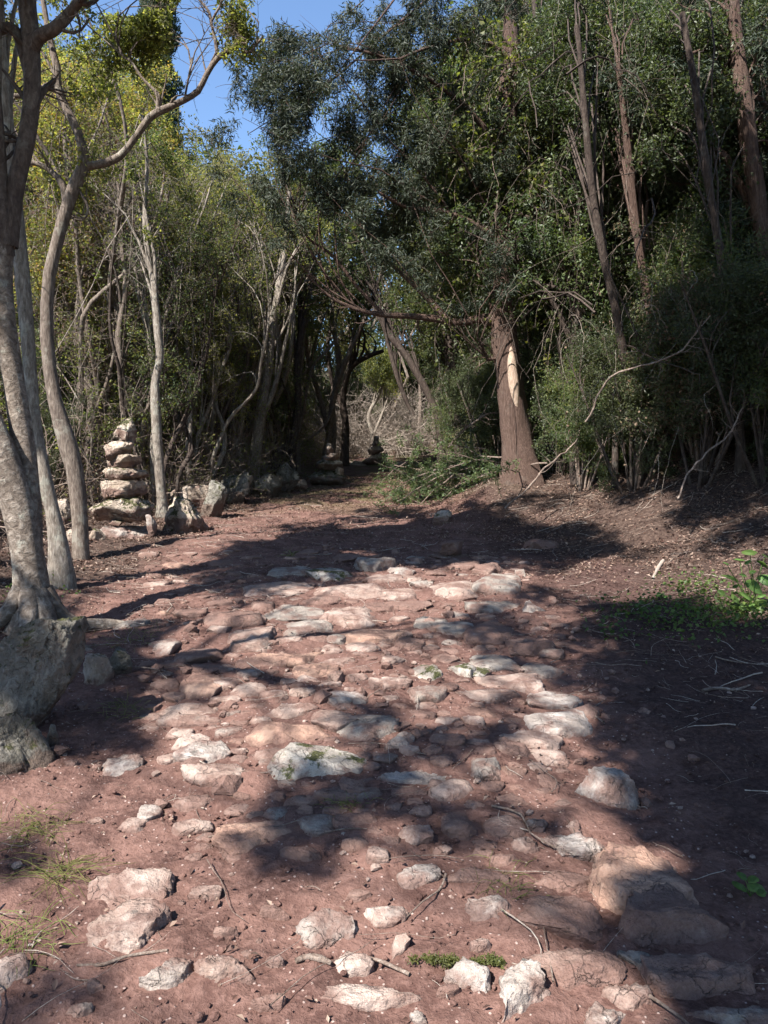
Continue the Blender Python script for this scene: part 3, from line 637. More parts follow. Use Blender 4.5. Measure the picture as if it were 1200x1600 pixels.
# small stones half sunk between the listed ones
FP = [(a, b, c, d) for a, b, c, d, *_ in COB]; nf = 0
for k in range(16000):
    px, py = rng.uniform(230, 880), rng.uniform(865, 1330)
    if py > 1200 and rng.random() < .75: continue
    if px < 300 and py > 1130 or px > 820 and py < 940: continue
    wd = rng.uniform(22, 66) * (0.75 + .5 * (py - 860) / 400); ht = wd * rng.uniform(.28, .42)
    if any(abs(px - a) < (wd + c) * .44 and abs(py - b) < (ht + d) * .44 for a, b, c, d in FP): continue
    FP.append((px, py, wd, ht)); c = ground(px, py); d = c[1]; W = wd * d / F; e = ht * .3 * d / F
    o = put_rock('cobble', (c[0], c[1], c[2] + e - e * 1.9), (W / 2, W * rng.uniform(.35, .5), e * 1.9, rng.uniform(-.3, .3)), ['dusty', 'pink', 'dusty', 'grey', 'pink', 'ochre'][int(rng.integers(6))], seed=2000 + k, lvl=3, ang=5, rough=.12)
    tag(o, 'small half-buried cobble filling a gap between the bigger listed paving stones'.replace('listed ', ''), 'stone', 'small filler stones of the paving'); nf += 1
    if nf > 230: break

# ------------------------------------------------------------------ trees
def crown(mw, ml, P, R, ells, nl, nb, nw, nleaf, lsize, u0=0.4, u1=1.0, aspect=0.5, upb=0.7, prune=True, g=rng, bl=0.42, tl=0.4, lm=(0,), sd=0.06, limbr=0.5, sag=0.0, droop=0.2, shell=0.5, skyp=True, wp=0.0):
    """limbs from stems P,R into the ellipsoids, then branches, twigs and leaves"""
    B = P.shape[0]
    tot = nl; idx = g.integers(0, B, tot); u = np.sort(g.uniform(u0, u1, tot))
    p0, t0, r0 = sample_on(P, R, u, idx)
    ei = g.integers(0, len(ells), tot)
    cen = np.array([e[0] for e in ells], float)[ei]; rad = np.array([e[1] for e in ells], float)[ei]
    d = norm(g.normal(size=(tot, 3))) * (g.uniform(0, 1, tot) ** 0.45)[:, None]
    p3 = cen + d * rad
    L = np.linalg.norm(p3 - p0, axis=1)[:, None]
    p1 = p0 + (t0 * 0.35 + norm(p3 - p0) * 0.1 + np.array([0, 0, 0.10])) * L; p2 = p0 * 0.35 + p3 * 0.65 + np.array([0, 0, 0.12 - sag]) * L
    s = np.linspace(0, 1, 9)[None, :, None]
    LP = (1 - s) ** 3 * p0[:, None] + 3 * (1 - s) ** 2 * s * p1[:, None] + 3 * (1 - s) * s * s * p2[:, None] + s ** 3 * p3[:, None]
    LP += np.concatenate([np.zeros((tot, 1, 3)), np.cumsum(g.normal(size=(tot, 8, 3)), 1) * L[:, None] * 0.012], 1)
    rr = np.clip(np.minimum(r0 * limbr, L[:, 0] * 0.022), 0.008, 0.2)
    LR = rr[:, None] * np.linspace(1, 0.12, 9)[None]
    def lit_share(Q): return 1 - sun_prune(Q[:, 1:].reshape(-1, 3)).reshape(len(Q), -1).mean(1)
    if wp: k = lit_share(LP) < .33; LP, LR = LP[k], LR[k]
    tubes(mw, LP, LR, 6, 0)
    rm = float(np.mean([np.mean(e[1]) for e in ells]))
    BP, BR = grow(LP, LR, nb, 0.3, 1.0, rm * bl, 0.8, 0.12, 0.2, 6, 0.55, 0.004, g=g)
    if wp: k = lit_share(BP) < .3; BP, BR = BP[k], BR[k]
    tubes(mw, BP, BR, 4, 0)
    WP, WR = grow(BP, BR, nw, 0.15, 1.0, rm * bl * tl, 0.8, 0.05, 0.25, 4, 0.5, 0.0022, g=g)
    if wp: k = lit_share(WP) < .1; WP, WR = WP[k], WR[k]
    if skyp: k = sky_prune(WP[:, -1]); WP, WR = WP[k], WR[k]
    tubes(mw, WP, WR, 3, 0)
    if nleaf:
        i = np.repeat(np.arange(len(WP)), nleaf); q, _, _ = sample_on(WP, WR, g.uniform(0.1, 1, len(i)), i)
        q = q + g.normal(size=q.shape) * sd
        k = np.ones(len(q), bool)
        if prune: k &= sun_prune(q)
        if skyp: k &= sky_prune(q)
        q = q[k]
        mt = np.array(lm)[g.integers(0, len(lm), len(q))]
        for m_ in np.unique(mt): leaf_quads(ml, q[mt == m_], lsize, aspect, upb, int(m_), g, droop)
    return LP, LR

def stem_px(pts, n=26):
    """pts: (px, py, Y, width px) -> smooth 3D path and radii"""
    P = np.array([at(a, b, c) for a, b, c, _ in pts]); r = np.array([wd * c / F / 2 for a, b, c, wd in pts])
    return resample(P, n, r)

def flare(P, R, amt=0.28, h=0.12):
    z = P[:, 2] - P[0, 2] - 0.15; return R * (1 + amt * np.exp(-np.clip(z, 0, None) / h))

def add_tree(name, label, cat, stems, ells, leafmats, bark, crownkw, limbs=(), group=None, twigfrom=None, base=None, rough=0.12, extra=None, snap=False):
    """stems: px polylines (first one is the trunk); limbs: px polylines, each a part of its own"""
    if snap:
        k = float(np.clip(ground(stems[0][0][0], stems[0][0][1])[1] / stems[0][0][2], .8, 1.4))
        stems = [[(a, b, c * k, d) for a, b, c, d in s_] for s_ in stems]; cm = np.array([0, 0, CAMZ])
        ells = [(cm + (np.array(e[0]) - cm) * k, tuple(v * k for v in e[1])) for e in ells]
    SPs = [stem_px(s) for s in stems]
    b0 = SPs[0][0][0] if base is None else base
    gz = float(H(b0[0], b0[1]))
    # carry the trunk down into the ground
    P0, R0 = SPs[0]
    if P0[0, 2] > gz - 0.05: P0 = np.vstack([[P0[0, 0], P0[0, 1], gz - 0.15], P0]); R0 = np.concatenate([[R0[0] * 1.05], R0])
    t = empty(name, (b0[0], b0[1], gz), label, cat, group); org = (b0[0], b0[1], gz)
    mw = MB(); tubes(mw, P0, flare(P0, R0), 14, 0, rough)
    for P, R in SPs[1:]: tubes(mw, P, R, 10, 0, rough)
    allP = [P0[-26:]] + [q[0] for q in SPs[1:]]; allR = [R0[-26:]] + [q[1] for q in SPs[1:]]
    for s in limbs:
        P, R = stem_px(s); m2 = MB(); tubes(m2, P, R, 8, 0, rough * .7)
        tp, tr = grow(P[None], R[None], 5, 0.4, 1, 0.40, 0.9, 0.1, 0.3, 6, 0.40, 0.003); tubes(m2, tp, tr, 4)
        tp, tr = grow(tp, tr, 3, 0.3, 1, 0.22, 0.9, 0.1, 0.3, 4, 0.5, 0.002); tubes(m2, tp, tr, 3)
        m2.build('limb', M['bark_limb_shaded' if name == 'near_tree' else bark], t, origin=org); allP.append(P); allR.append(R)
    ml = MB()
    if ells:
        crown(mw, ml, np.stack(allP), np.stack(allR), ells, **crownkw)
        if extra: extra(mw, ml)
        ml.build('crown', [M[m] for m in leafmats], t, smooth=False, origin=org)
    mw.build('trunk', M[bark], t, origin=org)
    return t

def E(px, py, Y, rpx, rpz, ry=None):
    """crown ellipsoid seen at px,py with half sizes rpx,rpz in px"""
    return (at(px, py, Y), (rpx * Y / F, (ry if ry else rpx * Y / F), rpz * Y / F))

# nearest tree, left edge: lit main stem leaning out of frame + dark curved stem
add_tree('near_tree', 'thick pale smooth trunk at the left edge, above the lichened boulder', 'tree',
    [[(52, 990, 5.35, 74), (50, 930, 5.4, 56), (42, 860, 5.4, 50), (28, 790, 5.4, 50), (2, 710, 5.4, 48), (-34, 620, 5.4, 42), (-80, 500, 5.3, 38), (-120, 350, 5.2, 34)],
     [(50, 870, 5.45, 34), (46, 800, 5.5, 38), (36, 700, 5.55, 36), (22, 600, 5.55, 34), (8, 500, 5.5, 32), (3, 430, 5.5, 32), (8, 380, 5.5, 30)]],
    [((-3.6, 5.2, 6.9), (2.0, 2.0, 1.2)), ((-2.2, 5.2, 7.2), (1.6, 1.6, 1.0))], ['leaf_olive', 'leaf_yellow'], 'bark_near',
    dict(nl=14, nb=7, nw=7, nleaf=30, lsize=0.055, u0=.8, lm=(0, 0, 1)),
    limbs=[[(12, 385, 5.5, 32), (22, 300, 5.5, 28), (42, 215, 5.5, 26), (50, 140, 5.5, 25), (48, 60, 5.5, 26), (42, 0, 5.5, 26), (40, -120, 5.5, 20)],
           [(10, 400, 5.5, 26), (4, 330, 5.45, 22), (0, 250, 5.45, 20), (-8, 150, 5.4, 18), (-20, 40, 5.4, 16)],
           [(50, 85, 5.5, 18), (62, 58, 5.45, 20), (85, 45, 5.4, 19), (108, 22, 5.4, 17), (124, 2, 5.35, 14), (150, -30, 5.3, 10)],
           [(124, 4, 5.35, 9), (138, 6, 5.35, 7), (152, -2, 5.3, 6), (170, -30, 5.3, 5)],
           [(46, 120, 5.5, 15), (25, 50, 5.5, 15), (0, 46, 5.5, 15), (-40, 60, 5.5, 12)],
           [(45, 190, 5.55, 16), (62, 150, 5.6, 12), (85, 125, 5.7, 7)]], rough=0.06)
add_tree('understory_tree', 'slim grey trunk close behind the nearest tree, with a knobbly base', 'tree',
    [[(96, 900, 6.6, 38), (92, 860, 6.6, 32), (82, 800, 6.6, 22), (66, 730, 6.6, 20), (54, 660, 6.6, 20), (47, 580, 6.6, 20), (38, 460, 6.6, 22), (28, 360, 6.6, 22), (18, 260, 6.6, 20), (5, 120, 6.6, 16), (0, 0, 6.6, 12)]],
    [((-4.0, 7, 6.6), (1.3, 1.3, .9))], ['leaf_olive', 'leaf_yellow'], 'bark_pale', dict(nl=8, nb=6, nw=6, nleaf=26, lsize=0.055, u0=.8, lm=(0, 1)), rough=0.1)
add_tree('understory_tree', 'bent grey tree whose long pale limb sweeps right and up across the blue sky', 'tree',
    [[(126, 866, 8, 22), (124, 800, 8, 25), (118, 740, 8, 26), (106, 695, 8, 30), (90, 645, 8, 22), (78, 580, 8, 21), (73, 510, 8, 20), (76, 440, 8, 18), (88, 385, 8, 18), (104, 325, 8, 19), (118, 288, 8, 22), (131, 256, 8, 18), (127, 220, 8, 14), (108, 178, 8, 13), (90, 142, 8, 12), (90, 110, 8, 12), (80, 70, 8, 10), (70, 20, 8, 8), (60, -60, 8, 6)]],
    [((-3.9, 8.6, 6.6), (1.5, 1.3, 0.8)), E(90, 120, 8.6, 70, 70, .7), E(375, 25, 8.0, 70, 40, .4), E(395, 60, 8.0, 45, 30, .3), E(210, 60, 8.4, 50, 60, .4)], ['leaf_olive', 'leaf_yellow'], 'bark_grey',
    dict(nl=30, nb=6, nw=6, nleaf=22, lsize=0.05, u0=.55, lm=(1, 0), bl=.5, limbr=.4),
    limbs=[[(131, 260, 8, 14), (150, 258, 8, 12), (172, 252, 8, 12), (192, 240, 8, 11), (215, 210, 8, 10), (232, 186, 8, 11), (247, 175, 8, 12), (270, 165, 8, 10), (292, 154, 8, 9), (310, 142, 8, 9), (322, 118, 8, 8), (336, 95, 8, 8), (352, 82, 8, 8), (372, 70, 8, 6), (386, 68, 8, 4)],
           [(247, 174, 8, 8), (247, 150, 8, 7), (238, 138, 8, 5), (222, 122, 8, 4.5), (206, 98, 8, 4), (190, 84, 8, 3.5), (180, 50, 8, 3)],
           [(340, 88, 8, 6), (336, 62, 8, 5), (330, 36, 8, 4.5), (326, 18, 8, 4.5), (312, 0, 8, 3.5), (305, -20, 8, 3)],
           [(330, 34, 8, 4), (342, 12, 8, 3.5), (352, -8, 8, 3)],
           [(372, 70, 8, 4), (388, 82, 8, 4), (400, 70, 8, 3.5), (410, 58, 8, 3)],
           [(288, 156, 8, 3.5), (293, 130, 8, 3), (300, 90, 8, 2)],
           [(104, 325, 8, 12), (98, 290, 8, 11), (80, 268, 8, 9), (55, 255, 8, 8), (25, 258, 8, 6)],
           [(92, 130, 8, 10), (72, 135, 8, 9), (55, 148, 8, 9), (20, 150, 8, 7)],
           [(125, 300, 8, 5), (136, 320, 8, 4), (136, 335, 8, 3), (128, 345, 8, 2)]], rough=0.08)
UT = [  # label, stems, ellipsoids, bark, leaves
 ('leaning grey double-kinked trunk behind the tall cairn', [[(148, 775, 10.6, 20), (142, 690, 10.6, 18), (144, 625, 10.6, 15), (132, 575, 10.6, 14), (121, 520, 10.6, 14), (126, 455, 10.6, 12), (118, 380, 10.6, 10), (108, 300, 10.6, 8), (100, 200, 10.6, 6)],
   [(146, 650, 10.6, 8), (166, 600, 10.6, 6), (180, 540, 10.6, 5), (184, 460, 10.6, 4), (176, 400, 10.6, 3)]], [E(110, 260, 10.8, 110, 120, 1.2), E(170, 390, 10.8, 60, 70, .9)], 'bark_grey'),
 ('pale slender trunk just right of the tall cairn', [[(254, 808, 9.8, 20), (252, 770, 9.8, 15), (246, 700, 9.8, 15), (243, 630, 9.8, 15), (243, 595, 9.8, 12), (250, 560, 9.8, 12), (246, 515, 9.8, 12), (241, 450, 9.8, 10), (232, 400, 9.8, 9), (226, 340, 9.8, 7), (230, 260, 9.8, 5), (222, 180, 9.8, 4)]],
   [E(226, 300, 10, 90, 110, 1.0), E(250, 430, 10.2, 60, 60, .8)], 'bark_pale'),
 ('thin twin stem tight against the left of the pale slender trunk', [[(240, 790, 10.1, 8), (238, 700, 10.1, 8), (243, 640, 10.1, 7), (236, 560, 10.1, 6), (228, 480, 10.1, 5), (205, 400, 10.1, 4)]], [E(200, 360, 10.4, 60, 80, .8)], 'bark_pale'),
 ('dark trunk curving left behind the brownish roadside slab', [[(332, 765, 11.6, 20), (343, 715, 11.6, 17), (338, 670, 11.6, 15), (322, 625, 11.6, 13), (308, 570, 11.6, 12), (300, 510, 11.6, 11), (306, 460, 11.6, 10), (300, 400, 11.6, 8), (290, 320, 11.6, 6)]], [E(290, 330, 12, 90, 110, 1.2)], 'bark_dark'),
 ('tall trunk with a pale upper stem above the dark grey block', [[(394, 755, 12.4, 20), (400, 700, 12.4, 18), (408, 640, 12.4, 15), (418, 580, 12.4, 14), (424, 520, 12.4, 13), (434, 460, 12.4, 10), (446, 390, 12.4, 8), (452, 300, 12.4, 6)],
   [(404, 665, 12.4, 9), (424, 620, 12.4, 8), (436, 580, 12.4, 6), (450, 520, 12.4, 4)]], [E(440, 330, 12.6, 90, 100, 1.2)], 'bark_pale'),
 ('thin pale leaning stem between the dark curved trunk and the pale-topped one', [[(386, 720, 12.9, 9), (380, 660, 12.9, 8), (372, 600, 12.9, 7), (358, 545, 12.9, 7), (348, 490, 12.9, 6), (352, 420, 12.9, 5), (344, 340, 12.9, 4)]], [E(350, 380, 13, 70, 80, 1)], 'bark_pale'),
 ('dark crooked stem beyond the mossy roadside rock', [[(452, 742, 14.5, 16), (458, 690, 14.5, 13), (466, 630, 14.5, 11), (464, 560, 14.5, 10), (476, 490, 14.5, 8), (470, 420, 14.5, 7)]], [E(480, 400, 14.8, 80, 90, 1.4)], 'bark_dark'),
 ('low tree arching over the far cairns with a forked black stem', [[(538, 728, 17, 14), (540, 670, 17, 12), (536, 620, 17, 10), (548, 575, 17, 9), (580, 555, 17, 7), (600, 548, 17, 5)], [(537, 640, 17, 8), (520, 600, 17, 7), (512, 550, 17, 6), (518, 500, 17, 5)]], [E(540, 500, 17, 80, 60, 1.4)], 'bark_dark'),
 ('pale forked little tree next to the farthest cairn', [[(578, 712, 20, 9), (582, 680, 20, 7), (576, 650, 20, 6), (590, 620, 20, 5), (605, 590, 20, 4)], [(581, 685, 20, 5), (596, 650, 20, 4), (610, 610, 20, 3)]], [E(590, 560, 20, 50, 50, 1.2)], 'bark_pale'),
 ('grey stem leaning right behind the tall cairn top', [[(205, 790, 11.8, 13), (198, 700, 11.8, 11), (190, 600, 11.8, 10), (186, 520, 11.8, 9), (196, 440, 11.8, 8), (186, 340, 11.8, 6), (190, 260, 11.8, 5)]], [E(190, 280, 12, 90, 100, 1.2)], 'bark_grey'),
 ('thin dark stem between the pale slender trunk and brownish slab', [[(286, 770, 12.2, 10), (276, 690, 12.2, 9), (284, 610, 12.2, 8), (272, 540, 12.2, 8), (262, 460, 12.2, 7), (270, 380, 12.2, 5)]], [E(268, 420, 12.2, 70, 80, 1.1)], 'bark_dark'),
]
for k, (lab, stems, ells, bk) in enumerate(UT):
    add_tree('understory_tree', lab, 'tree', stems, ells, ['leaf_olive', 'leaf_oak', 'leaf_yellow'], bk,
             dict(nl=11, nb=7, nw=7, nleaf=22, lsize=0.055, u0=.45, lm=(0, 1, 2) if k % 3 else (0, 1, 1), limbr=.55, bl=.5), group='slender trees of the left thicket', rough=.1, snap=True)

nt_ = [o for o in bpy.data.objects if o.name == 'near_tree'][0]
for k, (ax_, ay_) in enumerate([(.5, -.35), (.65, .25), (-.5, -.3), (-.55, .3), (.15, -.6)]):
    b_ = np.array(nt_.location); pts_ = [b_ + np.array([ax_ * u * .9, ay_ * u * .9, 0]) for u in (.1, .35, .7, 1.1, 1.6)]
    for q_, p_ in enumerate(pts_): p_[2] = float(H(p_[0], p_[1])) + [.30, .10, .03, .0, -.06][q_]
    P, R = resample(np.array(pts_), 16, [.08, .06, .045, .03, .018]); m_ = MB(); tubes(m_, P, R, 8, 0, .2); m_.build('root', M['bark_near'], nt_, origin=tuple(nt_.location))

# big red-barked tree on the right mound
def ivy_extra(mw, ml): pass
add_tree('big_conifer', 'thick red-brown fibrous trunk on the earth mound, with a sunlit scar and ivy above', 'tree',
    [[(816, 762, 12, 54), (810, 700, 12, 44), (801, 640, 12, 40), (792, 580, 12, 38), (786, 520, 12, 37), (784, 460, 12, 40), (786, 380, 12, 36), (790, 280, 12, 32), (794, 160, 12, 28), (798, 40, 12, 24), (800, -120, 12, 20)],
     [(832, 760, 12.05, 34), (822, 690, 12.1, 26), (812, 620, 12.1, 18), (803, 540, 12.1, 14), (798, 470, 12.1, 10)]],
    [((0.9, 11.6, 7.4), (2.3, 1.7, 1.3)), ((2.2, 11.8, 8.6), (2.2, 2, 1.6)), ((-0.6, 11.5, 6.8), (1.7, 1.2, 0.9)), ((3.2, 12, 6.6), (1.6, 1.4, 1.0)), ((0.8, 11.9, 5.0), (1.1, 1.0, .8)), E(410, 190, 11, 95, 80, .9), E(350, 150, 10.6, 50, 50, .5), E(560, 130, 11.3, 120, 90, 1.1), E(600, 25, 11.6, 130, 60, 1.0), E(450, 75, 11.2, 70, 40, .7)], ['needle', 'leaf_dark'], 'bark_red',
    dict(nl=54, nb=8, nw=9, nleaf=22, lsize=0.10, u0=.55, aspect=.14, lm=(0,), sag=.12, bl=.42, tl=.5, sd=.045, droop=.7, upb=.1, limbr=.35),
    limbs=[[(768, 500, 12, 20), (748, 498, 12, 15), (720, 504, 12, 12), (680, 498, 12, 11), (640, 494, 11.9, 10), (600, 492, 11.8, 9), (560, 484, 11.7, 8), (520, 466, 11.6, 6), (480, 430, 11.5, 4)],
           [(784, 380, 12, 12), (740, 350, 11.8, 10), (690, 330, 11.6, 8), (640, 325, 11.5, 6), (590, 300, 11.4, 4)],
           [(600, 492, 11.8, 7), (560, 450, 11.8, 6), (520, 400, 11.8, 5), (480, 370, 11.8, 4), (455, 320, 11.8, 3)],
           [(700, 500, 12, 8), (650, 450, 12, 6), (600, 400, 12, 5), (560, 340, 12, 4), (540, 270, 12, 3)],
           [(788, 250, 12, 12), (740, 180, 11.7, 9), (680, 130, 11.4, 7), (600, 90, 11.1, 5), (520, 70, 11, 4)],
           [(776, 560, 12, 5), (765, 562, 11.9, 6), (762, 562, 11.85, 6)]], rough=0.22)
RT = [
 ('reddish fibrous trunk at the right edge of the frame, entering the dark canopy', [[(1240, 720, 9.5, 38), (1222, 560, 9.5, 36), (1200, 440, 9.5, 34), (1180, 330, 9.5, 32), (1166, 220, 9.5, 30), (1154, 100, 9.5, 28), (1146, -40, 9.5, 24)]], [((4.4, 10.2, 6.8), (1.7, 1.5, 1.4)), ((5.2, 10.6, 5.2), (1.5, 1.3, 1.2))], 'bark_red', 'cedar'),
 ('dark straight trunk leaning left in the shaded bank bushes', [[(990, 690, 10.2, 22), (975, 600, 10.1, 20), (955, 490, 10, 19), (935, 400, 9.9, 18), (918, 300, 9.8, 16), (905, 180, 9.7, 14), (895, 40, 9.6, 11)]], [E(900, 150, 13, 110, 140, 1.4)], 'bark_dark', 'oak'),
 ('reddish slanting trunk behind the shaded bank bushes', [[(1050, 640, 10.6, 20), (1020, 540, 10.4, 19), (1000, 440, 10.3, 18), (985, 340, 10.2, 17), (975, 230, 10.1, 15), (965, 100, 10, 11)]], [E(985, 180, 14, 120, 130, 1.5)], 'bark_red', 'oak'),
 ('dark upper trunk rising beside the ivy curtain', [[(850, 700, 11.3, 18), (858, 560, 11.2, 17), (862, 420, 11.1, 16), (856, 300, 11, 15), (854, 150, 10.9, 14), (845, 20, 10.8, 13), (840, -80, 10.8, 10)]], [E(850, 60, 13.4, 120, 100, 1.4)], 'bark_dark', 'oak'),
 ('tall dark trunk slanting through the top right canopy', [[(1150, 700, 9.2, 22), (1140, 560, 9.2, 20), (1125, 420, 9.1, 18), (1110, 280, 9, 17), (1095, 140, 9, 15), (1075, 20, 9, 13)]], [E(1080, 150, 11, 120, 120, 1.2)], 'bark_dark', 'oak'),
 ('black stems arching over the far end of the path', [[(690, 690, 14.5, 13), (680, 640, 14.5, 11), (655, 590, 14.5, 11), (630, 550, 14.5, 10), (606, 520, 14.5, 9), (590, 470, 14.5, 7), (560, 420, 14.5, 5)], [(646, 650, 14.5, 6), (632, 620, 14.5, 7), (618, 580, 14.5, 7), (604, 530, 14.5, 6)]], [E(600, 400, 14.5, 110, 90, 1.4), E(520, 330, 14.5, 80, 80, 1.2)], 'bark_dark', 'oak'),
 ('sinuous thin dark trunk winding up the shaded bank', [[(962, 668, 10.5, 9), (975, 625, 10.5, 9), (990, 595, 10.5, 9), (1012, 560, 10.5, 9), (1040, 520, 10.5, 9), (1085, 490, 10.5, 8), (1120, 450, 10.5, 7), (1150, 400, 10.5, 6)]], [E(1110, 400, 10.5, 90, 70, .9)], 'bark_dark', 'oak'),
]
for lab, stems, ells, bk, kd in RT:
    if stems[0][0][2] < 11.5 and 'sinuous' not in lab: stems = [[(a + 9 * math.sin(b * .021 + i_ * 2.1), b, c, d * (.68 if 'reddish f' not in lab else .8)) for i_, (a, b, c, d) in enumerate(st_)] for st_ in stems]
    if kd == 'cedar':
        add_tree('conifer', lab, 'tree', stems, ells, ['needle', 'leaf_dark'], bk, dict(nl=22, nb=8, nw=8, nleaf=24, lsize=0.09, aspect=.16, u0=.4, sag=.1, sd=.05, droop=.6, upb=.2), rough=.2, group='shaded trees of the right bank')
    else:
        add_tree('bank_tree', lab, 'tree', stems, ells, ['leaf_dark', 'leaf_oak'], bk, dict(nl=20, nb=8, nw=8, nleaf=22, lsize=0.055, u0=.25, lm=(0, 0, 1), bl=.5, limbr=.34), rough=.1, group='shaded trees of the right bank', snap='arching' in lab or 'ivy' in lab)

scp = stem_px([(806, 655, 11.86, 3), (805, 630, 11.85, 12), (802, 600, 11.84, 18), (799, 570, 11.84, 16), (798, 548, 11.86, 8), (797, 530, 11.9, 2)], 24)
ct = [o for o in bpy.data.objects if o.name == 'big_conifer'][0]; m_ = MB(); tubes(m_, scp[0], scp[1], 10, 0, .3); sc_ = m_.build('bark_scar', M['scar'], ct, origin=tuple(ct.location)); sc_['label'] = 'pale exposed wood scar'

# ------------------------------------------------------------------ unseen trees added around the camera, crowns shaped to shade the path
CAN = [((-5.2, 0.5), (-4.4, 0.6, 7.6), (3.0, 3.0, 1.5), 'behind the camera to the left'), ((-1.8, -5.0), (-1.9, -2.2, 7.8), (2.8, 2.8, 1.4), 'directly behind the camera'),
       ((-5.6, 4.0), (-3.4, 3.6, 8.6), (2.6, 2.6, 1.3), 'left of the frame'), ((4.6, 2.0), (1.3, 2.4, 8.2), (2.9, 3.0, 1.4), 'right of the frame'), ((3.0, -3.8), (0.7, -1.6, 7.4), (2.8, 2.8, 1.3), 'behind the camera to the right'),
       ((6.4, 5.0), (1.6, 5.2, 9.2), (2.9, 2.3, 1.2), 'high on the right bank'),
       ((4.3, 0.2), (-1.0, 0.6, 6.8), (2.4, 2.4, 1.0), 'just right of the camera, lower than the rest'),
       ((5.8, 3.2), (0.5, 4.5, 8.5), (1.9, 1.7, 1.0), 'leaning in from the right of the frame')]
for (bx, by), c, r, wd in CAN:
    z0 = float(H(bx, by)); P, R = resample(np.array([[bx, by, z0 - .2], [bx * .97, by + .02, z0 + 2], [bx * .9 + c[0] * .1, by * .9 + c[1] * .1, z0 + 4.4], [bx * .7 + c[0] * .3, by * .7 + c[1] * .3, c[2] - .8]]), 26, [.2, .16, .13, .09])
    t = empty('unseen_shade_tree', (bx, by, z0), 'unseen tree added to shade the path, ' + wd, 'tree', 'unseen trees added to shade the path')
    mw = MB(); ml = MB(); tubes(mw, P, flare(P, R), 12, 0, .12)
    crown(mw, ml, P[None], R[None], [(c, r)], 44, 9, 10, 19, 0.10, u0=.7, wp=1.0, prune=True, bl=.42, sd=.1, skyp=False, upb=1.0, shell=.2)
    if 'directly behind' in wd or 'camera to the left' in wd:          # unseen leafy boughs added along the sun rays to dapple the path
        for e in DARK[:: 2] if 'directly' in wd else DARK[1:: 2]:
            g0 = ground(e[0], e[1]); tt = (6.6 - g0[2]) / S[2]; cen = g0 + S * tt; k = int(2600 * (e[2] * e[3] / 3000) ** .6 * (3 / max(g0[1], 2)) ** -.6)
            a = rng.uniform(0, 6.28, k); rr2 = np.sqrt(rng.random(k)) * 1.05; qx, qy = e[0] + np.cos(a) * rr2 * e[2], e[1] + np.sin(a) * rr2 * e[3]
            kp = n2(qx * .03, qy * .07, 1.7, 3, 77) > .0; qx, qy = qx[kp], qy[kp]
            st = rng.integers(0, len(qx), 60); Gs = np.array([ground(qx[i], qy[i]) for i in st]); A = Gs + S * tt + rng.normal(size=Gs.shape) * np.array([.05, .05, .25])
            s3 = np.linspace(0, 1, 7)[None, :, None]; W3 = cen[None, None] * (1 - s3) + A[:, None] * s3 + np.sin(s3 * 3.1) * rng.normal(size=(60, 1, 3)) * .05
            W3 = W3[::2]; tubes(mw, W3, np.full((30, 7), .003), 3, 0); tubes(mw, resample(np.array([P[-1], (P[-1] + cen) / 2 + [0, 0, .4], cen]), 12), np.linspace(.03, .008, 12), 5, 0)
            i = rng.integers(0, 60, int(len(qx) * .8)); sg = .055 * g0[1] / 3; Q = A[i] + rng.normal(size=(len(i), 3)) * np.array([sg, sg, .1]); Q = Q[sun_prune(Q)]; leaf_quads(ml, Q, .055, .55, .9, 0, rng)
    org = (bx, by, z0); mw.build('trunk', M['bark_grey'], t, origin=org); ml.build('crown', M['leaf_oak'], t, smooth=False, origin=org)

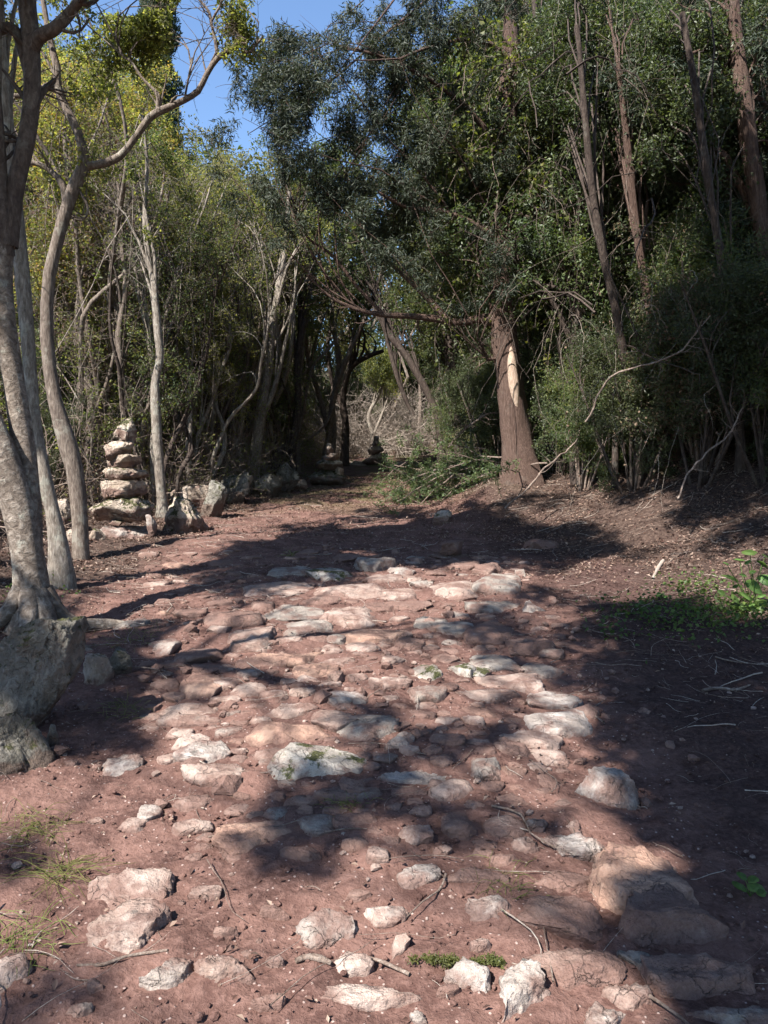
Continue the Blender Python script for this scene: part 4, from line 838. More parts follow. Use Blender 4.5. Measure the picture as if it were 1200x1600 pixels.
# ------------------------------------------------------------------ repeated background trees and bushes: one of each kind, then copies
def proto_tree(kind, seed):
    """tree standing on the origin, 8-9 m high"""
    g = np.random.default_rng(seed); t = empty('background_tree', (0, 0, 0)); mw = MB(); ml = MB()
    if kind == 'slim':
        ns = int(g.integers(1, 4)); Ps = []; Rs = []
        for k in range(ns):
            h = g.uniform(5.5, 6.8); b = g.normal(size=2) * .18; pts = [[b[0], b[1], -.3]]; dr = g.normal(size=2) * .14
            for z in np.linspace(.8, h, 7):
                dr = dr * .6 + g.normal(size=2) * .17; pts.append([pts[-1][0] + dr[0], pts[-1][1] + dr[1], z])
            P, R = resample(np.array(pts), 26, np.linspace(g.uniform(.06, .095), .025, 8)); Ps.append(P); Rs.append(R); tubes(mw, P, R, 8, 0, .12)
        crown(mw, ml, np.stack(Ps), np.stack(Rs), [((0, 0, 6.3), (1.5, 1.5, 1.9)), ((.4, 0, 4.2), (1.3, 1.3, 1.6)), ((0, .3, 7.6), (1.0, 1.0, 1.0))], 24, 7, 9, 11, .066, u0=.3, prune=False, skyp=False, g=g, lm=(0, 0, 1), bl=.5, limbr=.5)
        lm = [['leaf_olive', 'leaf_yellow'], ['leaf_oak', 'leaf_olive'], ['leaf_olive', 'leaf_oak'], ['leaf_yellow', 'leaf_orange']][seed % 4]; bk = ['bark_pale', 'bark_grey', 'bark_dark', 'bark_grey'][seed % 4]
    elif kind == 'oak':
        P, R = resample(np.array([[0, 0, -.3], [.1, 0, 1.5], [-.1, .1, 3], [.2, 0, 5], [.1, .1, 7]]), 26, [.17, .14, .12, .09, .04]); tubes(mw, P, R, 10, 0, .12); Ps = [P]; Rs = [R]
        crown(mw, ml, P[None], R[None], [((0, 0, 5.8), (2.1, 2.1, 2.4)), ((.9, .3, 4.2), (1.6, 1.6, 1.5)), ((-.8, -.4, 3.8), (1.6, 1.6, 1.5)), ((0, 0, 7.8), (1.2, 1.2, 1.2))], 38, 8, 8, 13, .07, u0=.2, prune=False, skyp=False, g=g, lm=(0, 0, 1), bl=.5)
        lm = [['leaf_dark', 'leaf_oak'], ['leaf_oak', 'leaf_olive'], ['leaf_oak', 'leaf_dark']][seed % 3]; bk = 'bark_dark'
    elif kind == 'bare':
        Ps = []; Rs = []
        for k in range(int(g.integers(2, 5))):
            b = g.normal(size=2) * .16; pts = [[b[0], b[1], -.3]]; dr = g.normal(size=2) * .2
            for z in np.linspace(.6, g.uniform(4.4, 6.0), 8):
                dr = dr * .5 + g.normal(size=2) * .21; pts.append([pts[-1][0] + dr[0], pts[-1][1] + dr[1], z])
            P, R = resample(np.array(pts), 26, np.linspace(g.uniform(.035, .075), .012, 9)); Ps.append(P); Rs.append(R); tubes(mw, P, R, 7, 0, .15)
        crown(mw, ml, np.stack(Ps), np.stack(Rs), [((0, 0, 5.2), (1.1, 1.1, 1.0)), ((.2, 0, 3.4), (1.0, 1.0, 1.1)), ((-.2, .2, 2.0), (.9, .9, .7))], 26, 7, 9, 4, .05, u0=.2, prune=False, skyp=False, g=g, lm=(0, 0, 1), bl=.55, limbr=.45)
        lm = [['leaf_olive', 'deadleaf'], ['leaf_oak', 'leaf_olive'], ['leaf_olive', 'leaf_yellow']][seed % 3]; bk = ['bark_grey', 'bark_dark', 'bark_pale'][seed % 3]
    elif kind == 'bush':
        Ps = []; Rs = []
        for k in range(7):
            d = g.normal(size=2) * .35; P, R = resample(np.array([[d[0] * .2, d[1] * .2, -.2], [d[0], d[1], .8], [d[0] * 1.6, d[1] * 1.6, 1.7], [d[0] * 2.2, d[1] * 2.2, 2.5]]), 26, [.03, .025, .018, .01]); Ps.append(P); Rs.append(R); tubes(mw, P, R, 6, 0, .1)
        crown(mw, ml, np.stack(Ps), np.stack(Rs), [((0, 0, 1.6), (1.2, 1.2, 1.2)), ((.3, .2, .8), (1.2, 1.2, .8)), ((-.3, 0, 2.5), (.8, .8, .8))], 46, 7, 7, 17, .05, u0=.15, prune=False, skyp=False, g=g, bl=.42, aspect=.38, lm=(0, 0, 0, 1))
        lm = [['leaf_dark', 'leaf_oak'], ['leaf_oak', 'leaf_olive'], ['leaf_dark', 'deadleaf']][seed % 3]; bk = ['bark_dark', 'twig'][seed % 2]
    mw.build('trunk' if kind != 'bush' else 'stems', M[bk], t); ml.build('crown' if kind != 'bush' else 'foliage', [M[m] for m in lm], t, smooth=False)
    return t
def copy_thing(root):
    r = root.copy(); C.objects.link(r)
    for ch in list(root.children):
        c = ch.copy(); C.objects.link(c); c.parent = r
    return r
PX_MARKS = [(195, 'the tall cairn'), (252, 'the pale slender trunk'), (330, 'the brownish roadside slab'), (370, 'the dark grey block'), (440, 'the pale sloping rock'), (512, 'the small cairn'), (587, 'the farthest cairn'),
            (700, 'the cut branch pile'), (805, 'the thick red-brown trunk'), (960, 'the sinuous dark trunk'), (1165, 'the big-leaved green plant'), (60, 'the nearest tree')]
lab_used = set()
def auto_label(desc, x, y):
    px = float(project(np.array([x, y, float(Hs(x, y)) + 1]))[0])
    m = sorted(PX_MARKS, key=lambda q: abs(q[0] - px))
    deep = 'close behind' if y < 17 else ('well behind' if y < 24 else 'far behind')
    for k in range(9):
        q = m[min(k // 5, 2)]; side = 'left of' if px < q[0] - 8 else ('right of' if px > q[0] + 8 else 'in line with')
        t = f"{NUM[k % 5]}{desc}, {deep} and {side} {q[1]}"
        if t not in lab_used: lab_used.add(t); return t
    return t
DESC = {('slim', 0): 'slender pale-barked tree', ('slim', 1): 'slender grey-barked tree', ('slim', 2): 'slender dark-barked tree', ('slim', 3): 'slender yellow-leaved tree',
        ('bare', 0): 'thin grey many-stemmed tree', ('bare', 1): 'thin dark many-stemmed tree', ('bare', 2): 'thin pale many-stemmed tree', ('oak', 0): 'dense dark evergreen tree', ('oak', 1): 'dense mid-green tree', ('oak', 2): 'broad dark-green tree', ('bush', 0): 'dense dark evergreen bush', ('bush', 1): 'leafy green bush', ('bush', 2): 'dark brown-tinged bush'}
protos = {}; first = {}
for kd, seeds in (('slim', (0, 1, 2, 3, 4, 5, 7)), ('oak', (0, 1, 2)), ('bare', (0, 1, 2, 3, 4)), ('bush', (0, 1, 2, 3))):
    for s_ in seeds: protos[(kd, s_)] = proto_tree(kd, s_); first[(kd, s_)] = True
def put(kd, sd_, x, y, sc, zs=1.0, dz=0.0):
    key = (kd, sd_); o = protos[key] if first[key] else copy_thing(protos[key]); first[key] = False
    o.name = {'bare': 'thin_tree', 'slim': 'slender_tree', 'oak': 'evergreen_tree', 'bush': 'bush'}[kd]
    o.location = (x, y, float(H(x, y)) + dz); o.rotation_euler = (rng.normal() * .04, rng.normal() * .04, rng.uniform(0, 6.28)); o.scale = (sc, sc, sc * zs)
    dk = (kd, sd_ % (4 if kd == 'slim' else 3)); tag(o, auto_label(DESC[dk], x, y), 'bush' if kd == 'bush' else 'tree', {'bare': 'thin many-stemmed trees of the thicket', 'slim': 'slender trees of the wood', 'oak': 'evergreen trees of the wood', 'bush': 'bushes under the trees'}[kd])
def clear_of(x, y, pts, d): return all((x - a) ** 2 + (y - b) ** 2 > d * d for a, b in pts)
# left wood: front rows first, taller behind
pts = []
for k in range(4000):
    x = rng.uniform(-19, 0.5); y = rng.uniform(12.5, 31)
    if x > -left_edge(y) - 1.1 - (y < 16) * .6: continue
    if abs(x / y + 0.27) < 0.05 and y > 18: continue          # sky gap above the path's left
    if x / y < -0.62: continue
    if not clear_of(x, y, pts, 1.45 + .02 * y): continue
    if any(0.8 < (q := (x - a) * -.64 + (y - b) * -.768) < 8.5 and abs((x - a) * .768 - (y - b) * .64) < 1.5 for a, b in ((-.6, 29.5), (0.2, 30.5), (-1.6, 25), (-3.8, 17), (-2.6, 27))): continue
    pts.append((x, y)); px = 600 + F * x / y
    if px < 330: sd_ = [3, 7, 0, 1, 4, 3][int(rng.integers(6))]
    else: sd_ = [0, 1, 2, 5, 4][int(rng.integers(5))]
    top = np.interp(px, [0, 200, 240, 370, 420, 620], [.60, .565, .42, .40, .42, .44])     # how high the wood rises against the sky
    sc = np.clip((1.5 + top * y - float(H(x, y))) / 8.6, .75, 1.75) * rng.uniform(.86, 1.0)
    put('slim', sd_, x, y, float(sc) * .95, 1.05)
    if len(pts) > 62: break
nleft = len(pts)
for k in range(900):
    x = rng.uniform(-7.5, -1.0); y = rng.uniform(11.8, 25)
    if x > -left_edge(y) - .35 or not -.48 < x / y < -.12 or not clear_of(x, y, pts, .75): continue
    pts.append((x, y)); put('bare', int(rng.integers(5)), x, y, float(rng.uniform(.8, 1.15)), 1.0)
    if len(pts) > 104: break
for px, py, yy, sd_ in [(120, 50, 16, 3), (170, 40, 17.5, 7), (215, 70, 16.5, 3), (60, 30, 15, 4), (20, 20, 14, 3), (275, 200, 17, 4), (330, 230, 18, 0), (405, 190, 19.5, 0), (465, 200, 21, 1), (520, 170, 23, 5)]:
    x = (px - 600) / F * yy; put('slim', sd_, x, yy, float((at(px, py, yy)[2] - H(x, yy)) / 8.7), 1.0)
for x, y, sc, sd_ in [(-3.4, 31, .9, 2),  (1.7, 17.5, .95, 1), (1.9, 21.5, 1.2, 0), (-6.0, 17.5, 1.0, 1), (.2, 34.5, .8, 0), (1.6, 34, .9, 1), (3.4, 31, 1.2, 2), (-6.8, 30, 1.25, 1), (-10, 31, 1.5, 2)]:
    put('oak', sd_, x, y, sc)
# right bank wood
pr = []
for k in range(3000):
    x = rng.uniform(1.6, 15); y = rng.uniform(11.5, 31)
    if x < right_edge(y) + 1.3 or x / y > .66: continue
    if not clear_of(x, y, pr, 1.75): continue
    pr.append((x, y)); kd = 'oak' if rng.random() < .62 else 'slim'
    sd_ = int(rng.integers(3)) if kd == 'oak' else [2, 1, 5][int(rng.integers(3))]
    sc = np.clip((1.5 + .62 * y - float(H(x, y))) / 8.6, .85, 1.9) * rng.uniform(.85, 1.05)
    put(kd, sd_, x, y, float(sc))
    if len(pr) > 46: break
# bushes: right bank front, both sides of the far path, left thicket floor
BU = [(3.25, 10.1, .72, 0), (3.8, 9.35, .8, 2), (4.35, 8.7, .8, 0), (4.9, 8.1, .85, 1), (2.85, 11.0, .6, 1), (4.1, 9.9, 1.0, 1), (5.5, 7.5, .8, 0), (3.0, 12.0, .8, 0), (2.9, 12.6, 1.0, 0), (3.3, 11.6, .9, 1), (3.9, 11.0, 1.0, 0), (4.3, 10.2, .95, 2), (4.9, 9.6, 1.0, 0), (5.4, 8.8, 1.0, 1), (5.9, 8.0, .9, 0), (3.7, 12.6, 1.2, 2), (4.6, 11.9, 1.3, 0), (5.5, 10.8, 1.4, 1), (6.4, 9.9, 1.5, 0), (5.1, 13.3, 1.5, 0), (6.4, 12, 1.6, 2), (7.4, 11, 1.7, 0), (3.3, 14, 1.2, 1),
      (2.2, 14.6, .75, 0), (2.5, 15.8, .9, 1), (2.1, 17, .85, 0), (2.4, 18.4, 1.0, 0), (2.3, 20, 1.0, 1), (2.6, 22, 1.1, 0), (3.1, 17, 1.3, 0), (3.5, 19.5, 1.4, 1), (4.5, 15.5, 1.5, 0), (2.8, 24.5, 1.2, 0), (3.0, 28, 1.3, 1),
      (-6.8, 11.5, .8, 1), (-8.2, 11, 1.0, 3), (-5.4, 12.8, .7, 3), (-7.6, 13.4, 1.0, 1), (-5.0, 14.8, .7, 1), (-6.3, 15.6, .9, 3), (-8.6, 15.6, 1.1, 0), (-4.4, 17.0, .75, 1), (-5.8, 18.2, .9, 0), (-3.9, 19.4, .8, 3), (-3.2, 22, .8, 1), (-4.8, 21.4, 1.0, 0), 
      (-1.2, 31, .9, 3), (.4, 37, 1.1, 1), (2.0, 37, 1.3, 0), (-1.5, 36, 1.3, 0), (-6.2, 9.4, .6, 3), (-5.0, 8.2, .5, 1), (-9, 9.5, 1.0, 0), (-7.4, 8.0, .8, 3), (-4.4, 6.2, .45, 3), (-4.8, 10.9, .45, 3)]
for x, y, sc, sd_ in BU: put('bush', sd_, x, y, sc)
for k in range(26):
    x = rng.uniform(-17, -4.5) ; y = rng.uniform(13, 27)
    if x / y < -.6: continue
    put('bush', [1, 3, 0][k % 3], x, y, rng.uniform(.8, 1.3))
for k in range(24):
    x = rng.uniform(4, 14); y = rng.uniform(13, 28)
    if x / y > .64: continue
    put('bush', [0, 0, 1, 2][k % 4], x, y, rng.uniform(1.2, 1.8))

for key, unused in first.items():
    if unused:
        for ch in list(protos[key].children): bpy.data.objects.remove(ch)
        bpy.data.objects.remove(protos[key])

# narrow cypress against the sky
cx, cy_ = at(252, 400, 24)[:2]; cz = float(H(cx, cy_)); t = empty('cypress_tree', (cx, cy_, cz), 'tall narrow cypress rising against the blue sky, upper left', 'tree'); mw = MB(); ml = MB()
P, R = resample(np.array([[cx, cy_, cz - .2], [cx, cy_, cz + 6], [cx + .1, cy_, cz + 12], [cx - .05, cy_, cz + 17.5]]), 26, [.2, .16, .09, .02]); tubes(mw, P, R, 8, 0, .1)
nn = 60000; zz = cz + 1 + 16.6 * rng.random(nn) ** .8; rr_ = .5 * np.clip((cz + 18 - zz) / 5, .08, 1) ** .7 * (1 + .35 * vnoise(np.stack([zz * 2.2, zz * 0 + 1, zz * 0], -1), 5)) * rng.random(nn) ** .4; an = rng.uniform(0, 6.28, nn)
Q = np.stack([cx + np.cos(an) * rr_ * (1 + .3 * np.sin(zz * 3 + an * 2)), cy_ + np.sin(an) * rr_, zz], -1); Q = Q[vnoise(Q * 2.4, 8) > -.35]
leaf_quads(ml, Q, .14, .3, -.2, 0, rng, -1.2); org = (cx, cy_, cz); mw.build('trunk', M['bark_dark'], t, origin=org); ml.build('crown', M['needle_cypress'], t, smooth=False, origin=org)

# far wood: one mass
ml = MB(); n_ = 170000
Q = np.stack([rng.uniform(-34, 36, n_), rng.uniform(33, 50, n_), rng.random(n_)], -1); hgt = 12.5 + 1.5 * n2(Q[:, 0], Q[:, 1], .3, 3, 5); hz = H(Q[:, 0], Q[:, 1]); Q[:, 2] = hz * .8 + Q[:, 2] ** .8 * hgt
Q = Q[fbm(Q * .55, 3, 3) > -.15]; Q = Q[sky_prune(Q)]
leaf_quads(ml, Q, .30, .55, .5, 0, rng); nt_ = 240; B0 = np.stack([rng.uniform(-24, 24, nt_), rng.uniform(31, 40, nt_)], -1)
Tp = np.stack([np.column_stack([B0 + rng.normal(size=(nt_, 2)) * .12 * k, H(B0[:, 0], B0[:, 1]) + k * 1.6 - .3]) for k in range(6)], 1); ml2 = MB(); tubes(ml, Tp, np.linspace(.12, .04, 6)[None] * rng.uniform(.5, 1.2, (nt_, 1)), 6, 1)
tag(ml.build('distant_woods', [M['leaf_oak'], M['bark_grey']], smooth=False), kind='stuff')

# ------------------------------------------------------------------ undergrowth, vines, litter
mw = MB(); ml = MB()
def scatter(n, fx, fy, cond):
    x = rng.uniform(*fx, n); y = rng.uniform(*fy, n); k = cond(x, y); return x[k], y[k]
x, y = scatter(16000, (-13, 5), (7.2, 33), lambda x, y: (x < -left_edge(y) - .55 - 2.2 * (y < 11.5) * (x > -3.9)) | ((y > 31) & (x < 3)))
n_ = len(x); z = H(x, y); st = np.stack([x, y, z - .02], -1); d = norm(np.stack([rng.normal(size=n_) * .5, rng.normal(size=n_) * .5, rng.uniform(.4, 1.2, n_)], -1)); L = rng.uniform(.5, 2.2, n_)
pp = [st]
for k in range(5): d = norm(d + rng.normal(size=(n_, 3)) * .33 + np.array([0, 0, -.06])); pp.append(pp[-1] + d * (L / 5)[:, None])
Pw = np.stack(pp, 1); k = (sun_prune(Pw[:, 3]) | (rng.random(n_) < .3)) & ((Pw[:, -1, 0] < -left_edge(Pw[:, -1, 1]) + .15) | (Pw[:, -1, 1] > 28)); Pw = Pw[k]; n_ = len(Pw); Rw = rng.uniform(.003, .010, (n_, 1)) * np.linspace(1, .4, 6)[None]
tubes(mw, Pw, Rw, 3, 0); h = rng.random(n_) < .5; Tw, Tr = grow(Pw[h], Rw[h], 4, .3, 1, .4, .9, 0, .3, 4, .6, .0022); tubes(mw, Tw, Tr, 3, 0)
i = rng.integers(0, len(Tw), 90000); q, _, _ = sample_on(Tw, Tr, rng.random(len(i)), i); q += rng.normal(size=q.shape) * .05; q = q[sun_prune(q)]
h = rng.random(len(q)) < .55; leaf_quads(mw, q[h], .05, .5, .3, 1); leaf_quads(mw, q[~h], .05, .5, .5, 2)
tag(mw.build('dry_undergrowth', [M['twig'], M['deadleaf'], M['leaf_olive']], smooth=False), kind='stuff')

mw = MB(); x, y = scatter(2600, (-12, 1), (9.5, 33), lambda x, y: (x < -left_edge(y) - 1.0) & (np.abs(x) < .6 * y)); n_ = len(x); d = norm(np.stack([rng.normal(size=n_) * .22, rng.normal(size=n_) * .22, np.ones(n_)], -1)); L = rng.uniform(1.5, 5.2, n_); pp = [np.stack([x, y, H(x, y) - .05], -1)]
for k in range(9): d = norm(d + rng.normal(size=(n_, 3)) * .25 + np.array([0, 0, .10])); pp.append(pp[-1] + d * (L / 9)[:, None])
Pw = np.stack(pp, 1); kk = (Pw[..., 0] < -left_edge(Pw[..., 1]) - .2).all(1); Pw = Pw[kk]; n_ = len(Pw); Rw = (.003 + .011 * rng.random((n_, 1)) ** 3) * np.linspace(1, .35, 10)[None]; pale = rng.random(n_) < .2; tubes(mw, Pw[pale], Rw[pale], 5, 0); tubes(mw, Pw[~pale], Rw[~pale], 5, 1)
Tw, Tr = grow(Pw, Rw, 5, .25, 1, .7, .8, .1, .25, 5, .5, .002); tubes(mw, Tw, Tr, 3, 1); Tw2, Tr2 = grow(Tw, Tr, 2, .3, 1, .35, .8, .05, .25, 4, .6, .0018); tubes(mw, Tw2, Tr2, 3, 3)
i = rng.integers(0, len(Tw2), 170000); q, _, _ = sample_on(Tw2, Tr2, rng.random(len(i)), i); q += rng.normal(size=q.shape) * .04; q = q[sun_prune(q)]; leaf_quads(mw, q, .05, .5, .6, 2)
tag(mw.build('sapling_thicket', [M['twig_pale'], M['bark_grey'], M['leaf_olive'], M['twig']], smooth=False), kind='stuff')
mw = MB(); x, y = scatter(9000, (-7.5, -.8), (12.5, 27), lambda x, y: x < -left_edge(y) - .45); n_ = len(x); d = norm(np.stack([rng.normal(size=n_) * .45, rng.normal(size=n_) * .45, np.ones(n_)], -1)); L = rng.uniform(.5, 2.3, n_); pp = [np.stack([x, y, H(x, y) - .05], -1)]
for k in range(6): d = norm(d + rng.normal(size=(n_, 3)) * .45); pp.append(pp[-1] + d * (L / 6)[:, None])
Pw = np.stack(pp, 1); Rw = rng.uniform(.0018, .0055, (n_, 1)) * np.linspace(1, .4, 7)[None]; tubes(mw, Pw, Rw, 3, 0); Tw, Tr = grow(Pw, Rw, 5, .3, 1, .4, .9, 0, .45, 5, .6, .0018); tubes(mw, Tw, Tr, 3, 0)
i = rng.integers(0, len(Tw), 70000); q, _, _ = sample_on(Tw, Tr, rng.random(len(i)), i); leaf_quads(mw, q, .045, .5, .5, 2)
x, y = scatter(520, (-2.2, 1.6), (27.5, 33), lambda x, y: x < 9); n_ = len(x); d = norm(np.stack([rng.normal(size=n_) * .5, rng.normal(size=n_) * .4, np.ones(n_)], -1)); pp = [np.stack([x, y, H(x, y) - .05], -1)]
for k in range(6): d = norm(d + rng.normal(size=(n_, 3)) * .3); pp.append(pp[-1] + d * rng.uniform(.25, .7, n_)[:, None])
Pw = np.stack(pp, 1); Rw = np.full((n_, 7), .009) * np.linspace(1, .4, 7)[None]; tubes(mw, Pw, Rw, 3, 3); Tw, Tr = grow(Pw, Rw, 3, .2, 1, .8, .9, 0, .3, 5, .6, .004); tubes(mw, Tw, Tr, 3, 3)
tag(mw.build('dry_brush', [M['twig'], M['bark_grey'], M['leaf_olive'], M['twig_pale']], smooth=False), kind='stuff')
def vines(name, label, n, bx, by, bz, hang, mats, leafn=0, lsize=.05, lmat=1, rad=(.003, .007), cat='vine', stuff=False, pale=False, up=False):
    st = np.stack([rng.uniform(*bx, n), rng.uniform(*by, n), rng.uniform(*bz, n)], -1)
    if up: st[:, 2] += H(st[:, 0], st[:, 1])
    d = norm(np.stack([rng.normal(size=n) * .6, rng.normal(size=n) * .5, rng.normal(size=n) * .5], -1)); L = rng.uniform(*hang, n); pp = [st]
    for k in range(9): d = norm(d + rng.normal(size=(n, 3)) * .28 + np.array([0, 0, -.28])); pp.append(pp[-1] + d * (L / 9)[:, None])
    Pv = np.stack(pp, 1); Rv = rng.uniform(*rad, (n, 1)) * np.linspace(1, .45, 10)[None]; m = MB(); k = sky_prune(Pv[:, 5]); Pv, Rv = Pv[k], Rv[k]; n = len(Pv); tubes(m, Pv, Rv, 4, 0)
    if leafn:
        i = np.repeat(np.arange(n), leafn); q, _, _ = sample_on(Pv, Rv, rng.random(len(i)), i); q += rng.normal(size=q.shape) * .06; q = q[sun_prune(q)]; leaf_quads(m, q, lsize, .8, .3, 1, rng, .5)
    o = m.build(name, [M[a] for a in mats], smooth=False)
    return tag(o, label, cat, kind='stuff') if stuff else tag(o, label, cat)
vines('vine_tangle', None, 900, (1.8, 8.5), (9.2, 13.5), (2.2, 7.6), (.6, 3.2), ['bark_grey'], 0, stuff=True, up=True, rad=(.001, .0035))
vines('woody_lianas', None, 70, (2.0, 7), (9.0, 12), (2.0, 6.5), (1.2, 3.4), ['bark_dark'], 0, stuff=True, up=True, rad=(.006, .016))
vines('pale_vines', None, 90, (2.6, 6), (8.3, 11.2), (.6, 3.0), (.5, 1.8), ['twig_pale', 'deadleaf'], 10, .04, stuff=True, up=True, rad=(.001, .0028))
vines('ivy_curtain', 'yellow-green ivy hanging in a curtain around the upper part of the thick red-brown trunk', 300, (0.7, 2.9), (11.5, 13.0), (4.2, 8.2), (.5, 1.9), ['twig', 'leaf_ivy'], 34, .07, cat='ivy')

# litter: fallen leaves
def litter_density(x, y):
    r = np.clip((x - right_edge(y) + .9) / 1.0, 0, 1) ; l = np.clip((-x - left_edge(y) + .7) / .9, 0, 1)
    return np.clip(.10 + r * np.interp(y, [0, 4.5, 6], [.15, .4, 1.3]) + l + .3 * (y > 9.5), 0, 1)
mw = MB(); x, y = scatter(330000, (-9, 8.5), (1.6, 20), lambda x, y: (rng.random(len(x)) < litter_density(x, y) * (.35 + .65 * (n2(x, y, 1.4, 2, 3) > -.1))) & (np.abs(x) < .62 * y + .5))
q = np.stack([x, y, H(x, y) + rng.uniform(.002, .022, len(x))], -1); sz = rng.uniform(.6, 1.3, len(x)) * np.where(y < 7, .022, .034)
leaf_quads(mw, q, sz, .55, 2.2, 0, rng, 0, .3); tag(mw.build('leaf_litter', M['litter'], smooth=False), kind='stuff')
# pebbles and crumbs of earth
v, f = ico(1)
def pebbles(name, n, size, mat, cond, fy=(1.6, 11)):
    m = MB(); x, y = scatter(n, (-4, 4.5), fy, cond); k = len(x); s = size[0] * (size[1] / size[0]) ** (rng.random(k) ** 2.4)
    V = v[None] * (s[:, None] * np.array([1, .8, .6]))[:, None] * rng.uniform(.65, 1.25, (k, len(v), 1)); a = rng.uniform(0, 6.28, k); c, s_ = np.cos(a)[:, None], np.sin(a)[:, None]
    V = np.stack([V[..., 0] * c - V[..., 1] * s_, V[..., 0] * s_ + V[..., 1] * c, V[..., 2]], -1) + np.stack([x, y, H(x, y) + s * .25], -1)[:, None]
    m.add(V.reshape(-1, 3), (f[None] + (np.arange(k) * len(v))[:, None, None]).reshape(-1, 3)); tag(m.build(name, M[mat], smooth=False), kind='stuff')
onpath = lambda x, y: rng.random(len(x)) < np.where(np.abs(x + .1) < 2.3, 1, .35)
pebbles('earth_crumbs', 26000, (.003, .016), 'ground', onpath, (1.6, 8)); pebbles('gravel', 2400, (.004, .024), 'pink', onpath); pebbles('white_gravel', 350, (.003, .014), 'white', onpath); pebbles('half_buried_gravel', 500, (.03, .07), 'dusty', lambda x, y: np.abs(x + .1) < 1.5, (3, 9))
# twigs lying on the ground
n_ = 5200; x, y = scatter(n_ * 2, (-5, 6), (1.6, 13), lambda x, y: (rng.random(len(x)) < .25 + .5 * (np.abs(x) > 1.6)) & (np.abs(x) < .6 * y + .5)); n_ = len(x)
a = rng.uniform(0, 6.28, n_); L = .03 * (14 ** rng.random(n_)); pp = []; cx_, cy2 = x.copy(), y.copy()
for k in range(7):
    lift = .006 + .012 * rng.random(n_) + .02 * (L > .2) * rng.random(n_); pp.append(np.stack([cx_, cy2, H(cx_, cy2) + lift], -1)); a = a + rng.normal(size=n_) * .35; cx_ = cx_ + np.cos(a) * L / 6; cy2 = cy2 + np.sin(a) * L / 6
Pv = np.stack(pp, 1); Pv[:, 1:-1] = (Pv[:, :-2] + Pv[:, 1:-1] * 2 + Pv[:, 2:]) / 4; mw = MB(); R0 = (.0008 + .0035 * rng.random(n_) ** 2 * np.clip(L / .25, .3, 1.2))[:, None] * np.linspace(1, .5, 7)[None]
h = rng.random(n_) < .35; tubes(mw, Pv[h], R0[h], 5, 0); tubes(mw, Pv[~h], R0[~h], 5, 1); tag(mw.build('twig_litter', [M['twig_pale'], M['twig']]), kind='stuff')

# fallen and leaning dead branches on the bank
BR_ = [('pale bare branch arching out of the bushes at the right, above the litter slope', [(915, 660, 8.8, 5), (950, 610, 8.6, 5), (1000, 580, 8.4, 5), (1060, 560, 8.3, 4), (1110, 500, 8.2, 3)]),
       ('long thin dead branch leaning down to the left on the litter slope', [(790, 795, 9.6, 4), (830, 765, 9.8, 5), (860, 730, 10, 5), (890, 705, 10.2, 4), (905, 680, 10.4, 3)]),
       ('pale curved branch in the grassy edge of the bank bushes', [(1062, 780, 7.8, 5), (1075, 740, 8, 5), (1100, 705, 8.1, 5), (1130, 680, 8.2, 4), (1150, 640, 8.3, 3)]),
       ('bleached forked stick standing on the sunlit litter patch', [(1020, 905, 6.9, 4), (1027, 890, 6.9, 6), (1036, 876, 6.9, 5)]),
       ('crooked dry stick lying in the shade at the right of the path', [(1098, 1070, 4.15, 5), (1120, 1066, 4.2, 6), (1150, 1070, 4.2, 5), (1172, 1066, 4.2, 3)]),
       ('thick short stick with a hooked end in the foreground earth', [(462, 1500, 2.2, 8), (480, 1494, 2.2, 10), (500, 1496, 2.2, 11), (518, 1502, 2.2, 6)]),
       ('dark root-like twig crossing the earth in the lower middle', [(575, 1490, 2.2, 4), (600, 1500, 2.2, 7), (640, 1520, 2.2, 7)]),
       ('long bent twig left of the foreground centre', [(120, 1505, 2.2, 4), (160, 1506, 2.2, 6), (200, 1496, 2.2, 6), (262, 1490, 2.2, 4)]),
       ('dead branch slanting behind the thick red-brown trunk', [(700, 700, 13, 5), (730, 670, 13, 6), (765, 648, 13, 5), (800, 640, 13, 3)])]
for lab, pts_ in BR_:
    low = pts_[0][1] > 880
    if low:
        G = np.array([ground(a, b) + np.array([0, 0, .012]) for a, b, c, d_ in pts_]); r = np.array([d_ * g_[1] / F / 2 for (a, b, c, d_), g_ in zip(pts_, G)]); P, R = resample(G, 20, r)
    else: P, R = stem_px(pts_, 20); R = R * .6; P = P + np.cumsum(rng.normal(size=P.shape), 0) * .012
    m = MB(); tubes(m, P, R, 7, 0, .2)
    if not low: tp, tr = grow(P[None], R[None], 8, .3, 1, .35, .9, 0, .3, 6, .5, .002); tubes(m, tp, tr, 4); tp, tr = grow(tp, tr, 3, .2, 1, .15, .9, 0, .3, 4, .6, .0015); tubes(m, tp, tr, 3)
    tag(m.build('fallen_branch' if len(pts_) > 3 else 'stick', M['twig_pale' if 'bleached' in lab else 'twig']), lab, 'branch')
